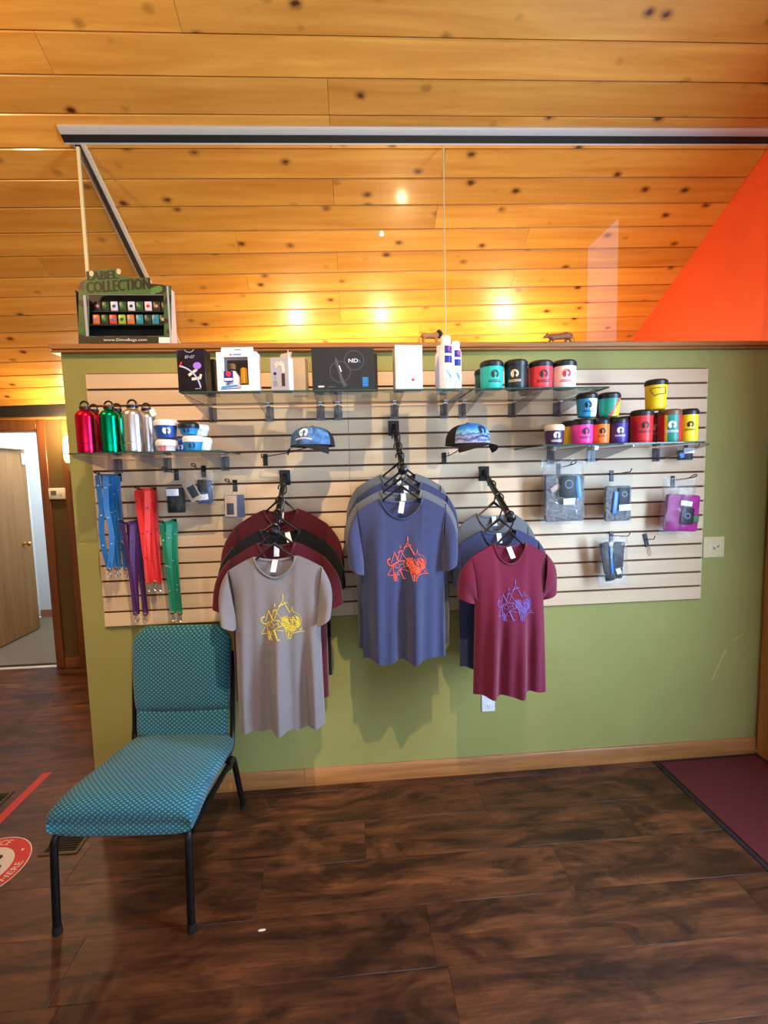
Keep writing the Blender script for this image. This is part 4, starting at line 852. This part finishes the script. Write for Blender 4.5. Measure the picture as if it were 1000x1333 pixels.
sm = MB(); small_print(sm, lambda x, y: (.090+x*.012, -.0012, H*.285+y*.012), 1.9, 7, 0, 8, .34, .46); sm.build('caption', 'cyan_ink', t, smooth=False, kind='stuff')
sm = MB(); small_print(sm, lambda x, y: (-w*.36+x*.016, -.0012, H*.085+y*.016), 1.5, 1, 0, 2, .42, .5); sm.build('maker_mark', 'paper_white', t, smooth=False, kind='stuff'); stroke(t, 'maker_line', 'mid_grey', [(-w*.26, H*.095), (-w*.13, H*.097)], .0015)
carton(470, 491, 460, -.262, .09, 'carton_black', 'second black carton showing behind the large ND2 one')
# white carton with emblem
t, w, H = carton(514, 549.7, 449, -.372, .07, 'carton_white', 'plain white carton with a small red flower emblem', yaw=R_(3))
decal(t, 'flower_centre', 'brand_red', arcpts(w*.14, H*.23, .0062, 0, 340))
for k in range(5):
    a = R_(72*k+20); decal(t, 'petal', 'mid_grey', arcpts(w*.14+.012*math.cos(a), H*.23+.012*math.sin(a), .0026, 0, 330, 8))
stroke(t, 'caption', 'carton_grey', [(-w*.26, H*.23), (-w*.02, H*.23)], .003)
# white plastic bottles
def spray(l, r, yt, Y, label, face):
    a = atY(l, yt+30, Y); b = atY(r, yt+30, Y); R = (b.x-a.x)/2; H = atY((l+r)/2, yt, Y).z-UZ; t = thing('plastic_bottle', label, 'bottle', ((a.x+b.x)/2, Y, UZ), group='white bottles on the upper shelf'); hb = H*.84
    bo = MB().lathe([(R*.85, 0), (R*.97, .003), (R, .010), (R, hb*.93), (R*.90, hb*.985), (R*.74, hb)], 32).build('body', 'carton_white', t)
    MB().lathe([(R*.70, hb), (R*.72, hb+.002), (R*.72, H*.975), (R*.66, H*.99), (R*.2, H)], 24).build('cap', 'paper_white', t)
    f0 = R_(-90+face); W_ = lambda x, z, e=.0008: ((R+e)*math.cos(f0+x/R), (R+e)*math.sin(f0+x/R), z)
    def patch(name, mat, x0, x1, z0, z1, e=.0008): MB().grid(lambda i, j: W_(x0+(x1-x0)*i, z0+(z1-z0)*j, e), 8, 1).build(name, mat, bo)
    q = R*.62; patch('label', 'brand_blue', -q, q, H*.49, H*.80); patch('label_strip', 'carton_white', -q, q, H*.62, H*.66, .0012)
    MB().add([W_(.4*q+R*.40*math.cos(R_(a)), H*.745+R*.40*math.sin(R_(a)), .0014) for a in range(0, 360, 24)], [list(range(15))]).build('label_dot', 'brand_red', bo, smooth=False)
    MB().add([W_(-q*1.0, H*.03), W_(q*1.1, H*.03), W_(q*.5, H*.12), W_(-q*.7, H*.20)], [(0, 1, 2, 3)]).build('amber_print', 'amber', bo, smooth=False)
    MB().ribbon([W_(-.6*q, H*.36), W_(0, H*.27), W_(.4*q, H*.22)], .004, .0004, (0, -1, 0)).ribbon([W_(-.1*q, H*.36), W_(.3*q, H*.28), W_(.6*q, H*.20)], .003, .0004, (0, -1, 0)).build('line_print', 'cyan_ink', bo, smooth=False)
spray(571.5, 589, 437.8, -.345, 'tall white plastic bottle with blue and red label', 16); spray(586.5, 600.5, 444.6, -.335, 'shorter white plastic bottle with blue and red label beside the taller one', 10); spray(566.5, 582, 450, -.245, 'white plastic bottle showing behind the two labelled ones', -170)
# ================================================================== CAPS
def cap_print(name, base, light, dark, sc):
    m, nt, b = new_mat(name); v = coords(nt, rand=False); n = noise(nt, v, sc, 5, .65, 1.0); r = ramp(nt, [(.35, S(dark)), (.52, S(base)), (.68, S(light))]); nt.links.new(n, r.inputs[0]); nt.links.new(r.outputs[0], b.inputs['Base Color']); b.inputs['Roughness'].default_value = .8
cap_print('camo_blue', (66, 112, 168), (96, 150, 206), (52, 74, 106), 22)
def sky_print(name):
    m, nt, b = new_mat(name); tc = nd(nt, 'ShaderNodeTexCoord'); sp = nd(nt, 'ShaderNodeSeparateXYZ'); nt.links.new(tc.outputs['Object'], sp.inputs[0]); n = noise(nt, coords(nt, rand=False), 34, 5, .7)
    ad = nd(nt, 'ShaderNodeMath', operation='MULTIPLY_ADD'); ad.inputs[1].default_value = .055; nt.links.new(n, ad.inputs[0]); nt.links.new(sp.outputs[2], ad.inputs[2])
    r = ramp(nt, [(.034, S((170, 180, 226))), (.044, S((44, 56, 120))), (.056, S((150, 170, 220))), (.066, S((60, 72, 140))), (.074, S((130, 190, 236))), (.092, S((40, 134, 226))), (.125, S((20, 84, 180)))]); nt.links.new(ad.outputs[0], r.inputs[0]); nt.links.new(r.outputs[0], b.inputs['Base Color']); b.inputs['Roughness'].default_value = .8
sky_print('mountain_print'); plain('mesh_black', (24, 24, 28), .9, bump=.6, bs=700); plain('brim_black', (20, 20, 26), .8)
def hat(l, r, yt, yb_, Y, yaw, front, label, ink, hlab, pxh, pyh):
    c = atY((l+r)/2, (yt+yb_)/2, Y); zb = atY((l+r)/2, yb_-7, Y).z; H = atY((l+r)/2, yt, Y).z-zb
    t = thing('trucker_cap', label, 'cap', (c.x, Y, zb), (0, 0, yaw), 'caps on the slat wall'); rx, ry = .096, .108
    def dome(a, v):       # a: angle, 0 = front (-y); v 0 rim .. 1 crown
        fr_ = max(0, math.cos(a)); rr = (1-v**(2.7+1.2*fr_))**.46 if v < 1 else 0
        return Vector((rx*math.sin(a)*rr, -ry*math.cos(a)*rr*(1+.05*fr_*v), H*v*(1-.02*(1-fr_))))
    A = R_(74)
    cr = MB().grid(lambda i, j: dome(-A+2*A*i, j*.999), 24, 14).build('front_panel', front, t, angle=180)
    MB().grid(lambda i, j: dome(A+(2*PI-2*A)*i, j*.999), 30, 14).build('mesh_back', 'mesh_black', t, angle=180)
    MB().tube([dome(2*PI*k/36, 0)+Vector((0, 0, .001)) for k in range(36)], .003, 6, closed=True).build('sweatband', 'brim_black', t)
    MB().lathe([(.007, 0), (.005, .004), (0, .005)], 10, c=(0, 0, H-.001)).build('button', front, t)
    B = R_(68)
    def brim(i, j, dz=0):
        a = -B+2*B*i; e = dome(a, 0); ext = .064*math.cos(a*1.15)**.8 if abs(a*1.15) < PI/2 else 0
        p_ = e+Vector((e.x*.06*j, -ext*j, -.012*j)); p_.z -= .024*(abs(p_.x)/.085)**2*(.35+.65*j)-.004+dz; return p_
    MB().grid(lambda i, j: brim(i, j), 24, 8).grid(lambda i, j: brim(i, j, .0025), 24, 8, flip=True).build('brim', 'brim_black', t, angle=60)
    def onf(x, z):
        lo, hi = 0, .95
        for _ in range(16):
            v = (lo+hi)/2
            if dome(0, v).z < z: lo = v
            else: hi = v
        k = (1-lo**3.9)**.46; a = math.asin(max(-.95, min(.95, x/(rx*k)))); q = dome(a, lo); return q+Vector((q.x*.02, -.0022, .0006))
    mb = MB(); e = .019; emblem(mb, lambda x, y: onf(x*e, H*.60+y*e)); mb.build('emblem', colmat(ink, .6), cr, smooth=False)
    mb = MB(); small_print(mb, lambda x, y: onf(x*.0105, H*.29+y*.0105-.0005*x*x), 7.0, 1, 0, 5, .62, .6); mb.build('lettering', colmat(ink, .6), cr, smooth=False, kind='stuff')
    h, cc = hook(pxh, pyh, .10, hlab, loop=0, tilt=2, bend=.0)
    MB().tube([(0, -.10, .003), ((c.x-cc.x)*.5, -.12, .02), (c.x-cc.x, Y-SF+.03, zb-cc.z+.004)], .0024, 6).build('cradle', 'black_steel', h)
hat(377.5, 437, 555, 588, -.215, R_(-17), 'camo_blue', 'blue camouflage trucker cap with white emblem and black mesh', WHT, 'black hook carrying the blue camouflage cap', 345.5, 597)
hat(575, 642, 551, 586, -.215, R_(24), 'mountain_print', 'trucker cap printed with blue sky and mountains', (20, 34, 60), 'black hook carrying the mountain print cap', 578.5, 595)
# ================================================================== LANYARDS
def sateen(name, rgb):
    plain(name, rgb, .38, spec=.6, bump=.1, bs=500)
sateen('ribbon_blue', (34, 104, 166)); sateen('ribbon_purple', (78, 38, 104)); sateen('ribbon_red', (228, 46, 48)); sateen('ribbon_green', (28, 140, 110)); plain('mark_white', (214, 228, 238), .5); plain('mark_dark', (40, 20, 40), .5)
def lanyard(X, Y, zt, zb, mat, label, group, dx=0, spread=.016, w=.018, seed=0, mark='mark_white', bow=0):
    rr = random.Random(seed); t = thing('lanyard', label, 'lanyard', (X, Y, zt), group=group); L = zt-zb
    ph = rr.uniform(0, 6)
    def strand(s):
        tw = rr.uniform(-.5, .5)
        def f(i, j):
            v = j; cx = s*spread*(1-v)**1.4*(1+.2*math.sin(4*v+ph))+dx*v+bow*s*math.sin(PI*min(1, max(0, (v-.35)/.65)))*.5
            a = tw*math.sin(PI*v)+s*.35; ww = w*(i-.5)
            return Vector((cx+ww*math.cos(a), s*.003*(1-v)+ww*math.sin(a)*.7+.004*math.sin(5*v+ph), -.006-(L-.006)*v))
        return f
    st_ = []
    for s in (-1, 1):
        f = strand(s); st_.append(f); MB().grid(f, 2, 22).build('strap', mat, t, angle=180)
    pts = [(spread*math.cos(R_(a)), 0, -.006+.012*math.sin(R_(a))) for a in range(0, 181, 20)]
    MB().add([(p_[0]*k, -.001, (p_[2]+.006)*k2-.006) for p_ in pts for k, k2 in ((.45, .2), (1.5, 1.0))], [(2*i, 2*i+1, 2*i+3, 2*i+2) for i in range(len(pts)-1)]).build('top_fold', mat, t, angle=180)
    mk = MB()
    for f in st_:
        for k in range(3):
            v = .08+.28*k+rr.uniform(0, .12); q = f(.5, v); mk.box(q.x-.0034, q.x+.0034, q.y-.0034, q.y-.0026, q.z-.0018, q.z+.0018)
    mk.build('printed_mark', mark, t, smooth=False, kind='stuff')
    c = Vector((dx, 0, -L)); cl = MB().box(dx-.008, dx+.008, -.004, .004, -L-.004, -L+.010).build('crimp', 'chrome', t, bevel=.001)
    MB().tube([(dx, 0, -L-.004), (dx, 0, -L-.012), (dx-.006, 0, -L-.020), (dx-.005, 0, -L-.032), (dx+.003, 0, -L-.036), (dx+.007, 0, -L-.026), (dx+.002, 0, -L-.014)], .0019, 6).build('lobster_clip', 'chrome', cl)
HB = 'black hook holding the '
def lanyard_set(pxp, pyp, Ls, ytop, ybot, mat, word, dxs, ys, mark, bow=0):
    t, c = hook(pxp, pyp, Ls, HB+word+' lanyards', tilt=3, ph=.026)
    for k, (y, d) in enumerate(zip(ys, dxs)):
        zt = c.z+.006-.000*y; zb = atY(pxp, ybot, y).z+.03+.004*((k*2) % 3)
        lanyard(c.x, y, zt, zb, mat, '%s woven lanyard with a steel clip hanging on the slat wall' % word, word+' lanyards', d, .011+.003*k, .025, k+int(pxp), mark, bow if k == len(ys)-1 else 0)
lanyard_set(155, 620, .185, 618, 750, 'ribbon_blue', 'blue', (.018, .004, .012, .0), (-.060, -.098, -.136, -.176), 'mark_white', .03)
lanyard_set(182, 679, .165, 681, 809, 'ribbon_purple', 'purple', (.012, -.004, .010), (-.060, -.105, -.150), 'mark_dark')
lanyard_set(200.5, 638, .165, 638, 768, 'ribbon_red', 'red', (.012, .000, .016, .004), (-.055, -.088, -.122, -.156), 'mark_dark')
lanyard_set(227, 679, .145, 680, 808, 'ribbon_green', 'green', (.010, -.002, .006), (-.055, -.095, -.135), 'mark_white')

# ================================================================== BAGGED GOODS ON HOOKS
plain('knit_grey', (124, 124, 126), .95, var=.45, vs=75, bump=1.0, bs=120); plain('knit_dark', (40, 40, 48), .95, var=.3, vs=160, bump=.6, bs=300); plain('magenta_cloth', (160, 38, 122), .85, var=.3, vs=30, bump=.4, bs=200); plain('slate_cloth', (74, 88, 122), .9, var=.15, vs=90, bump=.4, bs=200)
plain('card_black', (24, 24, 28), .5); plain('card_tan', (196, 168, 150), .6); plain('card_slate', (52, 62, 70), .5); plain('foil_blue', (60, 130, 220), .3); plain('tag_green', (50, 110, 60), .6)
def film_bag(l, r, yt, yb_, Y, label, tilt=0, bulge=.02, group='clear plastic bags on the slat wall'):
    a = atY(l, yt, Y); b = atY(r, yt, Y); d = atY((l+r)/2, yb_, Y); w = b.x-a.x; H = a.z-d.z; c = atY((l+r)/2, yt, Y)
    t = thing('plastic_bag', label, 'bag', (c.x, Y, c.z), (0, R_(tilt), 0), group); rr = random.Random(int(l)); ph = [rr.uniform(0, 6) for _ in range(3)]
    def sheet(s):
        def f(i, j):
            e = max(0, 1-(2*i-1)**2); v = j
            return Vector(((i-.5)*w*(1-.05*math.sin(PI*v)), s*(bulge*e**.5*math.sin(PI*min(1, v*.97+.03))**.6)+(.003*math.sin(9*i+ph[0]+5*v)+.0022*math.sin(21*i+13*v+ph[1])+.0016*math.sin(34*v-19*i+ph[2]))*e, -H*v+.004*math.sin(7*i+ph[1])*(1-e)))
        return f
    MB().grid(sheet(-1), 22, 26).grid(sheet(1), 22, 26, flip=True).build('film', 'bag_film', t, angle=180)
    def loc(px, py, y=0): q = atY(px, py, Y+y)-Vector((c.x, Y, c.z)); ca, sa = math.cos(R_(-tilt)), math.sin(R_(-tilt)); return (q.x*ca+q.z*sa, -q.x*sa+q.z*ca)
    return t, loc, bulge
def slab(t, loc, x0, x1, y0, y1, yb_, th_, mat, name, rot=0, bevel=.004):
    a = loc(x0, y0); b = loc(x1, y1); cx, cz = (a[0]+b[0])/2, (a[1]+b[1])/2; w = abs(b[0]-a[0])/2; h = abs(a[1]-b[1])/2
    return MB().box(-w, w, yb_, yb_+th_, -h, h, T=Matrix.Translation((cx, 0, cz)) @ Matrix.Rotation(R_(rot), 4, 'Y')).build(name, mat, t, bevel=min(bevel, th_*.45), seg=2)
def ringmark(t, loc, px, py, r, y, mat='lavender'):
    q = loc(px, py); MB().ribbon([(q[0]+r*math.cos(R_(a)), y, q[1]+r*math.sin(R_(a))) for a in range(0, 361, 24)], .0016, .0004, (0, -1, 0)).build('card_print', mat, t, smooth=False)
YBG = -.115
hook(229.5, 616, .13, HB+'bag of black goods'); t, lc, _ = film_bag(213, 243, 613, 670, YBG, 'clear bag of black goods with a white sticker next to the red lanyards')
slab(t, lc, 217.5, 241.5, 635, 667, -.012, .022, 'card_black', 'contents'); slab(t, lc, 218.5, 235, 636.5, 645, -.0215, .0006, 'paper_white', 'price_sticker'); 
for x in (223, 234): ringmark(t, lc, x, 654, .014, -.0125, 'card_slate')
hook(265, 612, .13, HB+'bag of dark gloves'); t, lc, _ = film_bag(253, 279, 614, 658, YBG, 'clear bag of dark gloves with a tilted tan card')
slab(t, lc, 257, 277, 626, 655, -.010, .018, 'slate_cloth', 'contents'); slab(t, lc, 258, 271, 624.5, 640, -.013, .002, 'card_black', 'backing'); slab(t, lc, 259, 273, 643.5, 650.5, -.0205, .0006, 'paper_white', 'price_sticker', rot=-6)
slab(t, lc, 244, 261, 624, 652, -.034, .0012, 'card_tan', 'tan_card', rot=-26); slab(t, lc, 249, 260, 632, 647, -.0352, .0006, 'card_slate', 'card_panel', rot=-26)
hook(306, 630.5, .13, HB+'bag with the slate cloth'); t, lc, _ = film_bag(289.7, 321.5, 631, 674, YBG, 'clear bag of slate blue cloth with an upright tan card')
slab(t, lc, 292, 319, 644.5, 673, -.010, .018, 'slate_cloth', 'contents'); slab(t, lc, 293, 310, 645, 672, -.0135, .0012, 'card_tan', 'tan_card', rot=2); slab(t, lc, 296, 306, 655, 669.5, -.0147, .0006, 'card_slate', 'card_panel')
hook(727.5, 609, .15, HB+'large bag of grey knitwear'); t, lc, _ = film_bag(704, 761, 598, 682, YBG, 'large clear bag of dark grey knitwear with a black card', bulge=.028)
slab(t, lc, 709, 759.5, 618, 677.5, -.014, .030, 'knit_grey', 'contents', bevel=.012); slab(t, lc, 726, 745.5, 619.5, 647, -.0345, .0012, 'card_black', 'header_card', rot=4); ringmark(t, lc, 736.5, 630, .019, -.0355); slab(t, lc, 729.5, 744, 648.5, 656, -.0345, .0006, 'paper_white', 'price_sticker', rot=-3); slab(t, lc, 714, 727, 632, 638, -.0235, .0006, 'card_tan', 'paper_strip', rot=-34)
slab(t, lc, 747.5, 753.5, 620, 648, -.0225, .0008, 'foil_blue', 'foil_strip', rot=-6)
hook(796.5, 618, .14, HB+'bag of grey knitwear', loop=0, bend=.012); t, lc, _ = film_bag(785, 824, 618, 681, YBG, 'clear bag of grey knitwear with a black card and white sticker')
slab(t, lc, 787.5, 820, 633, 677.5, -.012, .024, 'knit_grey', 'contents', bevel=.010); slab(t, lc, 803, 816.5, 635, 656, -.0205, .0012, 'card_black', 'header_card'); ringmark(t, lc, 810, 643, .012, -.0215); slab(t, lc, 803, 818, 656.5, 664, -.0215, .0006, 'paper_white', 'price_sticker', rot=-2); slab(t, lc, 796, 801, 640, 668, -.0205, .0008, 'foil_blue', 'foil_strip', rot=6)
hook(876, 625, .14, HB+'bag of magenta cloth'); t, lc, _ = film_bag(864, 908, 622, 696, YBG, 'clear bag of folded magenta cloth with a white sticker', tilt=4, bulge=.024)
slab(t, lc, 868.5, 906, 643, 692, -.014, .028, 'magenta_cloth', 'contents', bevel=.010); slab(t, lc, 882.5, 896.5, 651.5, 658.5, -.0250, .0006, 'paper_white', 'price_sticker', rot=4); slab(t, lc, 884, 898, 660, 682, -.0240, .0012, 'card_black', 'header_card', rot=2); ringmark(t, lc, 891, 671, .013, -.0250); slab(t, lc, 898, 905, 671, 679, -.0240, .0008, 'tag_green', 'green_tag')
hook(796, 697, .13, HB+'bag of black gloves', loop=0, bend=.012); t, lc, _ = film_bag(776, 817, 698, 762, YBG, 'clear bag of black gloves at the bottom of the slat wall', tilt=-3)
slab(t, lc, 783, 797, 706, 756, -.012, .020, 'knit_dark', 'contents', rot=-8, bevel=.009); slab(t, lc, 797, 812, 706, 752, -.010, .020, 'knit_dark', 'contents', rot=6, bevel=.009); slab(t, lc, 792, 796, 712, 745, -.0185, .0008, 'foil_blue', 'foil_strip', rot=-3); slab(t, lc, 800, 806, 739, 746, -.0185, .0006, 'paper_white', 'price_sticker', rot=-20)
h, c = hook(841, 702, .055, 'empty black hook left leaning in its groove', loop=0, bend=.01, ph=.06); h.rotation_euler = (0, R_(-14), 0)
MB().tube([(-.002, -.005, -.045), (-.006, -.006, -.075), (0, -.006, -.092), (.010, -.006, -.085), (.008, -.005, -.045)], .0012, 5).build('wire_loop', 'brass', h)
hook(893, 585, .09, HB+'small bag under the cup shelf', loop=0); t, lc, _ = film_bag(880, 903, 583, 600, -.085, 'small bag of dark goods with a white sticker under the cup shelf', bulge=.014)
slab(t, lc, 882, 901, 586, 598.5, -.009, .016, 'knit_dark', 'contents', bevel=.006); slab(t, lc, 888, 901.5, 583.2, 590, -.0150, .0006, 'paper_white', 'price_sticker'); slab(t, lc, 883, 888, 589, 596, -.0150, .0008, 'foil_blue', 'foil_strip', rot=-20)

# ================================================================== ON THE CAP: DISPLAY BOX AND FIGURINES
ZT = ZC+.0385
def camo(name):
    m, nt, b = new_mat(name); v = coords(nt, (1, 1, 1), rot=(0, R_(40), 0)); n = noise(nt, v, 9.5, 1, .4, .6)
    r = ramp(nt, [(0, S((44, 30, 22))), (.44, S((58, 92, 40))), (.56, S((40, 28, 22))), (.66, S((86, 130, 54)))], 'CONSTANT'); nt.links.new(n, r.inputs[0]); nt.links.new(r.outputs[0], b.inputs['Base Color']); b.inputs['Roughness'].default_value = .45
camo('camo_card'); plain('dark_olive', (10, 14, 8), .5); plain('mid_green', (62, 104, 44), .5); plain('card_brown', (38, 28, 24), .5)
YD = -.026; dp = lambda px, py: atY(px, py, YD)
base = dp(167, 447); dsp = thing('counter_display', 'camouflage cardboard counter display headed LABEL COLLECTION on the oak cap', 'display box', (base.x, YD, ZT+.0004))
def dl(px, py): q = dp(px, py); return (q.x-base.x, max(0, q.z-ZT))
def cs(x, y): return dl(95+x/6.897, 345+y/6.897)
outer = [cs(*q) for q in ((50, 706), (885, 706), (882, 188), (690, 165), (685, 112), (560, 118), (410, 92), (402, 32), (122, 56), (122, 132), (72, 152), (50, 195))]
win = [cs(*q) for q in ((145, 640), (818, 636), (815, 268), (145, 272))]
# front panel as a frame around the window
f = MB(); o = [cs(*q) for q in ((50, 706), (885, 706), (882, 188), (690, 165), (685, 112), (560, 118), (410, 92), (402, 32), (122, 56), (122, 132), (72, 152), (50, 195))]
f.prism([o[0], o[1], win[1], win[0]], 0, .003, 'y').prism([o[1], o[2], win[2], win[1]], 0, .003, 'y').prism([o[2], o[3], o[4], o[5], o[6], o[7], o[8], o[9], o[10], o[11], win[3], win[2]], 0, .003, 'y').prism([o[11], o[0], win[0], win[3]], 0, .003, 'y')
f.build('front_panel', 'camo_card', dsp, smooth=False)
x0, x1, zt_ = o[0][0], o[1][0], o[2][1]; DD = .075
MB().box(x0+.002, x1-.002, DD-.003, DD, .0004, zt_-.01).build('back_panel', 'card_black', dsp); MB().box(x0+.002, x0+.005, .003, DD-.003, .0004, zt_-.02).build('side_panel', 'card_brown', dsp); MB().box(x1-.006, x1+.002, -.002, DD-.003, .0004, zt_-.002).build('side_panel', 'carton_grey', dsp)
MB().box(x0+.005, x1-.006, .003, DD-.003, .0004, .004).build('bottom_panel', 'card_black', dsp)
MB().box(*sorted((win[0][0]-.012, win[0][0])), -.0025, 0, win[0][1], win[3][1]).build('window_edge', 'carton_grey', dsp); MB().box(win[3][0], win[2][0], -.002, 0, win[3][1], win[3][1]+.004).build('window_edge', 'mid_grey', dsp)
MB().prism([cs(52, 700), cs(880, 700), cs(880, 645), cs(52, 648)], -.0008, 0, 'y').build('base_band', 'card_brown', dsp, smooth=False)
MB().prism([cs(*q) for q in ((122, 268), (700, 262), (688, 165), (684, 116), (560, 122), (408, 96), (400, 36), (124, 60), (124, 136), (100, 150), (100, 262))], -.0008, 0, 'y').build('header_print', 'mid_green', dsp, smooth=False)
def dtext(st_, x0, x1, y0, y1, mat, tilt=0, bold=0):      # lettering fitted into a box of the display's front
    vs, _f = TXT(st_); w_ = max(v[0] for v in vs)-min(v[0] for v in vs); lo = min(v[1] for v in vs); hi = max(v[1] for v in vs)
    a, b = cs(x0, y0), cs(x1, y1); mb = MB(); kx = (b[0]-a[0])/w_; kz = (b[1]-a[1])/(hi-lo)
    for k in ((-1, 0, 1) if bold else (0,)): mb.text(st_, lambda x, y: ((a[0]+b[0])/2+x*kx+k*bold, -.0016-.0001*k, a[1]+(y-lo)*kz+tilt*x*kx))
    mb.build('lettering', mat, dsp, smooth=False)
dtext('LABEL', 128, 400, 132, 56, 'dark_olive', .07, .0036); dtext('COLLECTION', 128, 690, 236, 136, 'dark_olive', .07, .0032); dtext('www.DimeBags.com', 280, 665, 692, 660, 'paper_white')
for tt, xx, yy in (('LABEL', 265, 80), ('COLLECTION', 411, 177)): pass
MB().prism([cs(772, 650), cs(882, 650), cs(882, 702), cs(772, 702)], -.0016, -.0009, 'y').build('price_sticker', 'paper_white', dsp, smooth=False)
for q in ((80, 580), (850, 550)): MB().prism([(cs(*q)[0]+.015*math.cos(R_(a)), cs(*q)[1]+.015*math.sin(R_(a))) for a in range(0, 360, 30)], -.0008, 0, 'y').build('spot', 'mid_green', dsp, smooth=False)
for q in ((168, 78), (412, 60)): MB().prism([(cs(*q)[0]+.010*math.cos(R_(a)), cs(*q)[1]+.013*math.sin(R_(a))) for a in range(0, 360, 30)], -.0022, -.0012, 'y').build('clip', 'cream_edge', dsp, smooth=False)
ORG, TEA, LIM, PWH = (232, 116, 48), (46, 140, 136), (150, 190, 70), (226, 226, 240)
rows = (((190, (60, 44, 38), (190, 160, 140), 'brown'), (262, (36, 66, 34), (60, 100, 60), 'dark green'), (341, PWH, (60, 70, 110), 'white ringed'), (419, (44, 84, 44), (70, 110, 60), 'forest green'), (497, PWH, (30, 30, 40), 'white hat-print'), (573, (40, 80, 40), (80, 130, 70), 'moss green'), (651, (236, 214, 228), (214, 40, 66), 'pale pink leaf-print'), (728, (70, 50, 40), (200, 180, 150), 'cocoa brown'), (803, (34, 60, 40), (150, 160, 90), 'spotted green')),
        ((190, ORG, (120, 120, 170), 'orange with a lilac print'), (268, (40, 70, 36), (60, 120, 60), 'camouflage green'), (342, (222, 76, 44), (40, 120, 200), 'red with a blue globe print'), (424, LIM, (60, 60, 40), 'lime green'), (503, ORG, (110, 150, 180), 'orange with a grey-blue print'), (583, TEA, (60, 150, 220), 'teal with a blue print'), (660, (26, 44, 34), (60, 90, 60), 'blackish green'), (728, TEA, (40, 110, 210), 'teal with a navy print'), (797, (40, 40, 40), (200, 196, 180), 'black lettered')))
for r, row in enumerate(rows):
    for (x, bg, fg, word) in row:
        ya, yb_ = ((296, 402), (424, 530))[r]; yy = .020 if r == 0 else .008
        c = cs(x, (ya+yb_)/2); hw, hh = .0158, .0215
        t = thing('label_tin', word+' flip-top tin standing in the counter display', 'tin', (base.x+c[0], YD+yy+.012, ZT+c[1]-hh), group='tins in the counter display')
        MB().box(-hw, hw, -.005, .005, 0, 2*hh).build('case', colmat(bg, .35), t, bevel=.003, seg=2)
        MB().ball((0, -.0052, hh), .0085, 10, 6, sc=(1, .06, .9)).build('printed_picture', colmat(fg, .45), t)
for r in (0, 1):
    z = cs(480, (402, 530)[r])[1]; MB().box(x0+.006, x1-.007, (.016, .004)[r], DD-.0035, z-.004, z-.0005).build('tier', 'card_black', dsp)
# animal figurines
def figurine(px, py_top, yaw, parts, mane, mat, label, scale, Y=.02, extra=()):
    c = atY(px, py_top, Y); t = thing('animal_figurine', label, 'figurine', (c.x, Y, ZT+.0003), (0, 0, yaw), 'animal figurines on the oak cap')
    mb = MB()
    for pts, rs in parts: mb.tube([Vector(q)*scale for q in pts], [r*scale for r in rs], 10); mb.ball(Vector(pts[0])*scale, rs[0]*scale, 10, 6); mb.ball(Vector(pts[-1])*scale, rs[-1]*scale, 10, 6)
    b = mb.build('body', mat, t, angle=180); md = b.modifiers.new('remesh', 'REMESH'); md.mode = 'VOXEL'; md.voxel_size = .0022; md.use_smooth_shade = True
    for nm, mt, cc, rr, sc in mane: MB().ball(Vector(cc)*scale, rr*scale, 14, 10, sc=sc).build(nm, mt, t)
plain('lion_hide', (168, 118, 70), .6, var=.15, vs=90); plain('lion_mane', (28, 22, 22), .8, bump=.8, bs=200); plain('cub_hide', (150, 98, 62), .6, var=.15, vs=90)
legs = lambda x, y, h, fx: ([(x, y, .5), (x+fx, y, .28), (x+.01, y, .03), (x+.06, y, .02)], [.10, .075, .055, .05])
figurine(561, 433, 0, [([(-.55, 0, .66), (-.2, 0, .66), (.2, 0, .67), (.5, 0, .72)], [.23, .22, .23, .25]), ([(.5, 0, .76), (.68, 0, .86), (.80, 0, .86), (.92, 0, .82)], [.17, .16, .12, .075]),
    legs(-.56, .09, 0, -.05), legs(-.50, -.09, 0, -.06), legs(.42, .09, 0, .02), legs(.34, -.09, 0, .03), ([(-.66, 0, .72), (-.82, 0, .62), (-.88, 0, .38), (-.90, 0, .22)], [.04, .03, .028, .05])],
    [('mane', 'lion_mane', (.62, 0, .80), .29, (.85, .9, 1.15)), ('ear', 'lion_mane', (.70, -.1, 1.03), .045, (1, .6, 1)), ('ear', 'lion_mane', (.70, .1, 1.03), .045, (1, .6, 1))], 'lion_hide', 'standing toy lion with a black mane on the oak cap', .066)
figurine(728, 437, PI, [([(-.75, 0, .50), (-.45, 0, .56), (0, 0, .48), (.45, 0, .46), (.62, 0, .50)], [.20, .24, .20, .20, .17]), ([(.62, 0, .50), (.85, 0, .52), (1.0, 0, .44)], [.12, .125, .07]),
    ([(.45, -.10, .40), (.62, -.10, .20), (.80, -.10, .04), (.92, -.10, .03)], [.10, .065, .05, .045]), ([(.40, .10, .40), (.45, .10, .2), (.40, .10, .04), (.50, .10, .03)], [.10, .065, .05, .045]),
    ([(-.62, -.11, .45), (-.45, -.11, .22), (-.70, -.11, .06), (-.56, -.11, .03)], [.14, .08, .05, .045]), ([(-.72, .11, .45), (-.66, .11, .24), (-.86, .11, .06), (-.72, .11, .03)], [.14, .08, .05, .045]), ([(-.85, 0, .52), (-1.0, 0, .36), (-1.02, 0, .14)], [.035, .028, .03])],
    [('ear', 'cub_hide', (.80, -.09, .66), .05, (1, .6, 1)), ('ear', 'cub_hide', (.80, .09, .66), .05, (1, .6, 1))], 'cub_hide', 'stalking toy lioness with lowered head on the oak cap', .078)
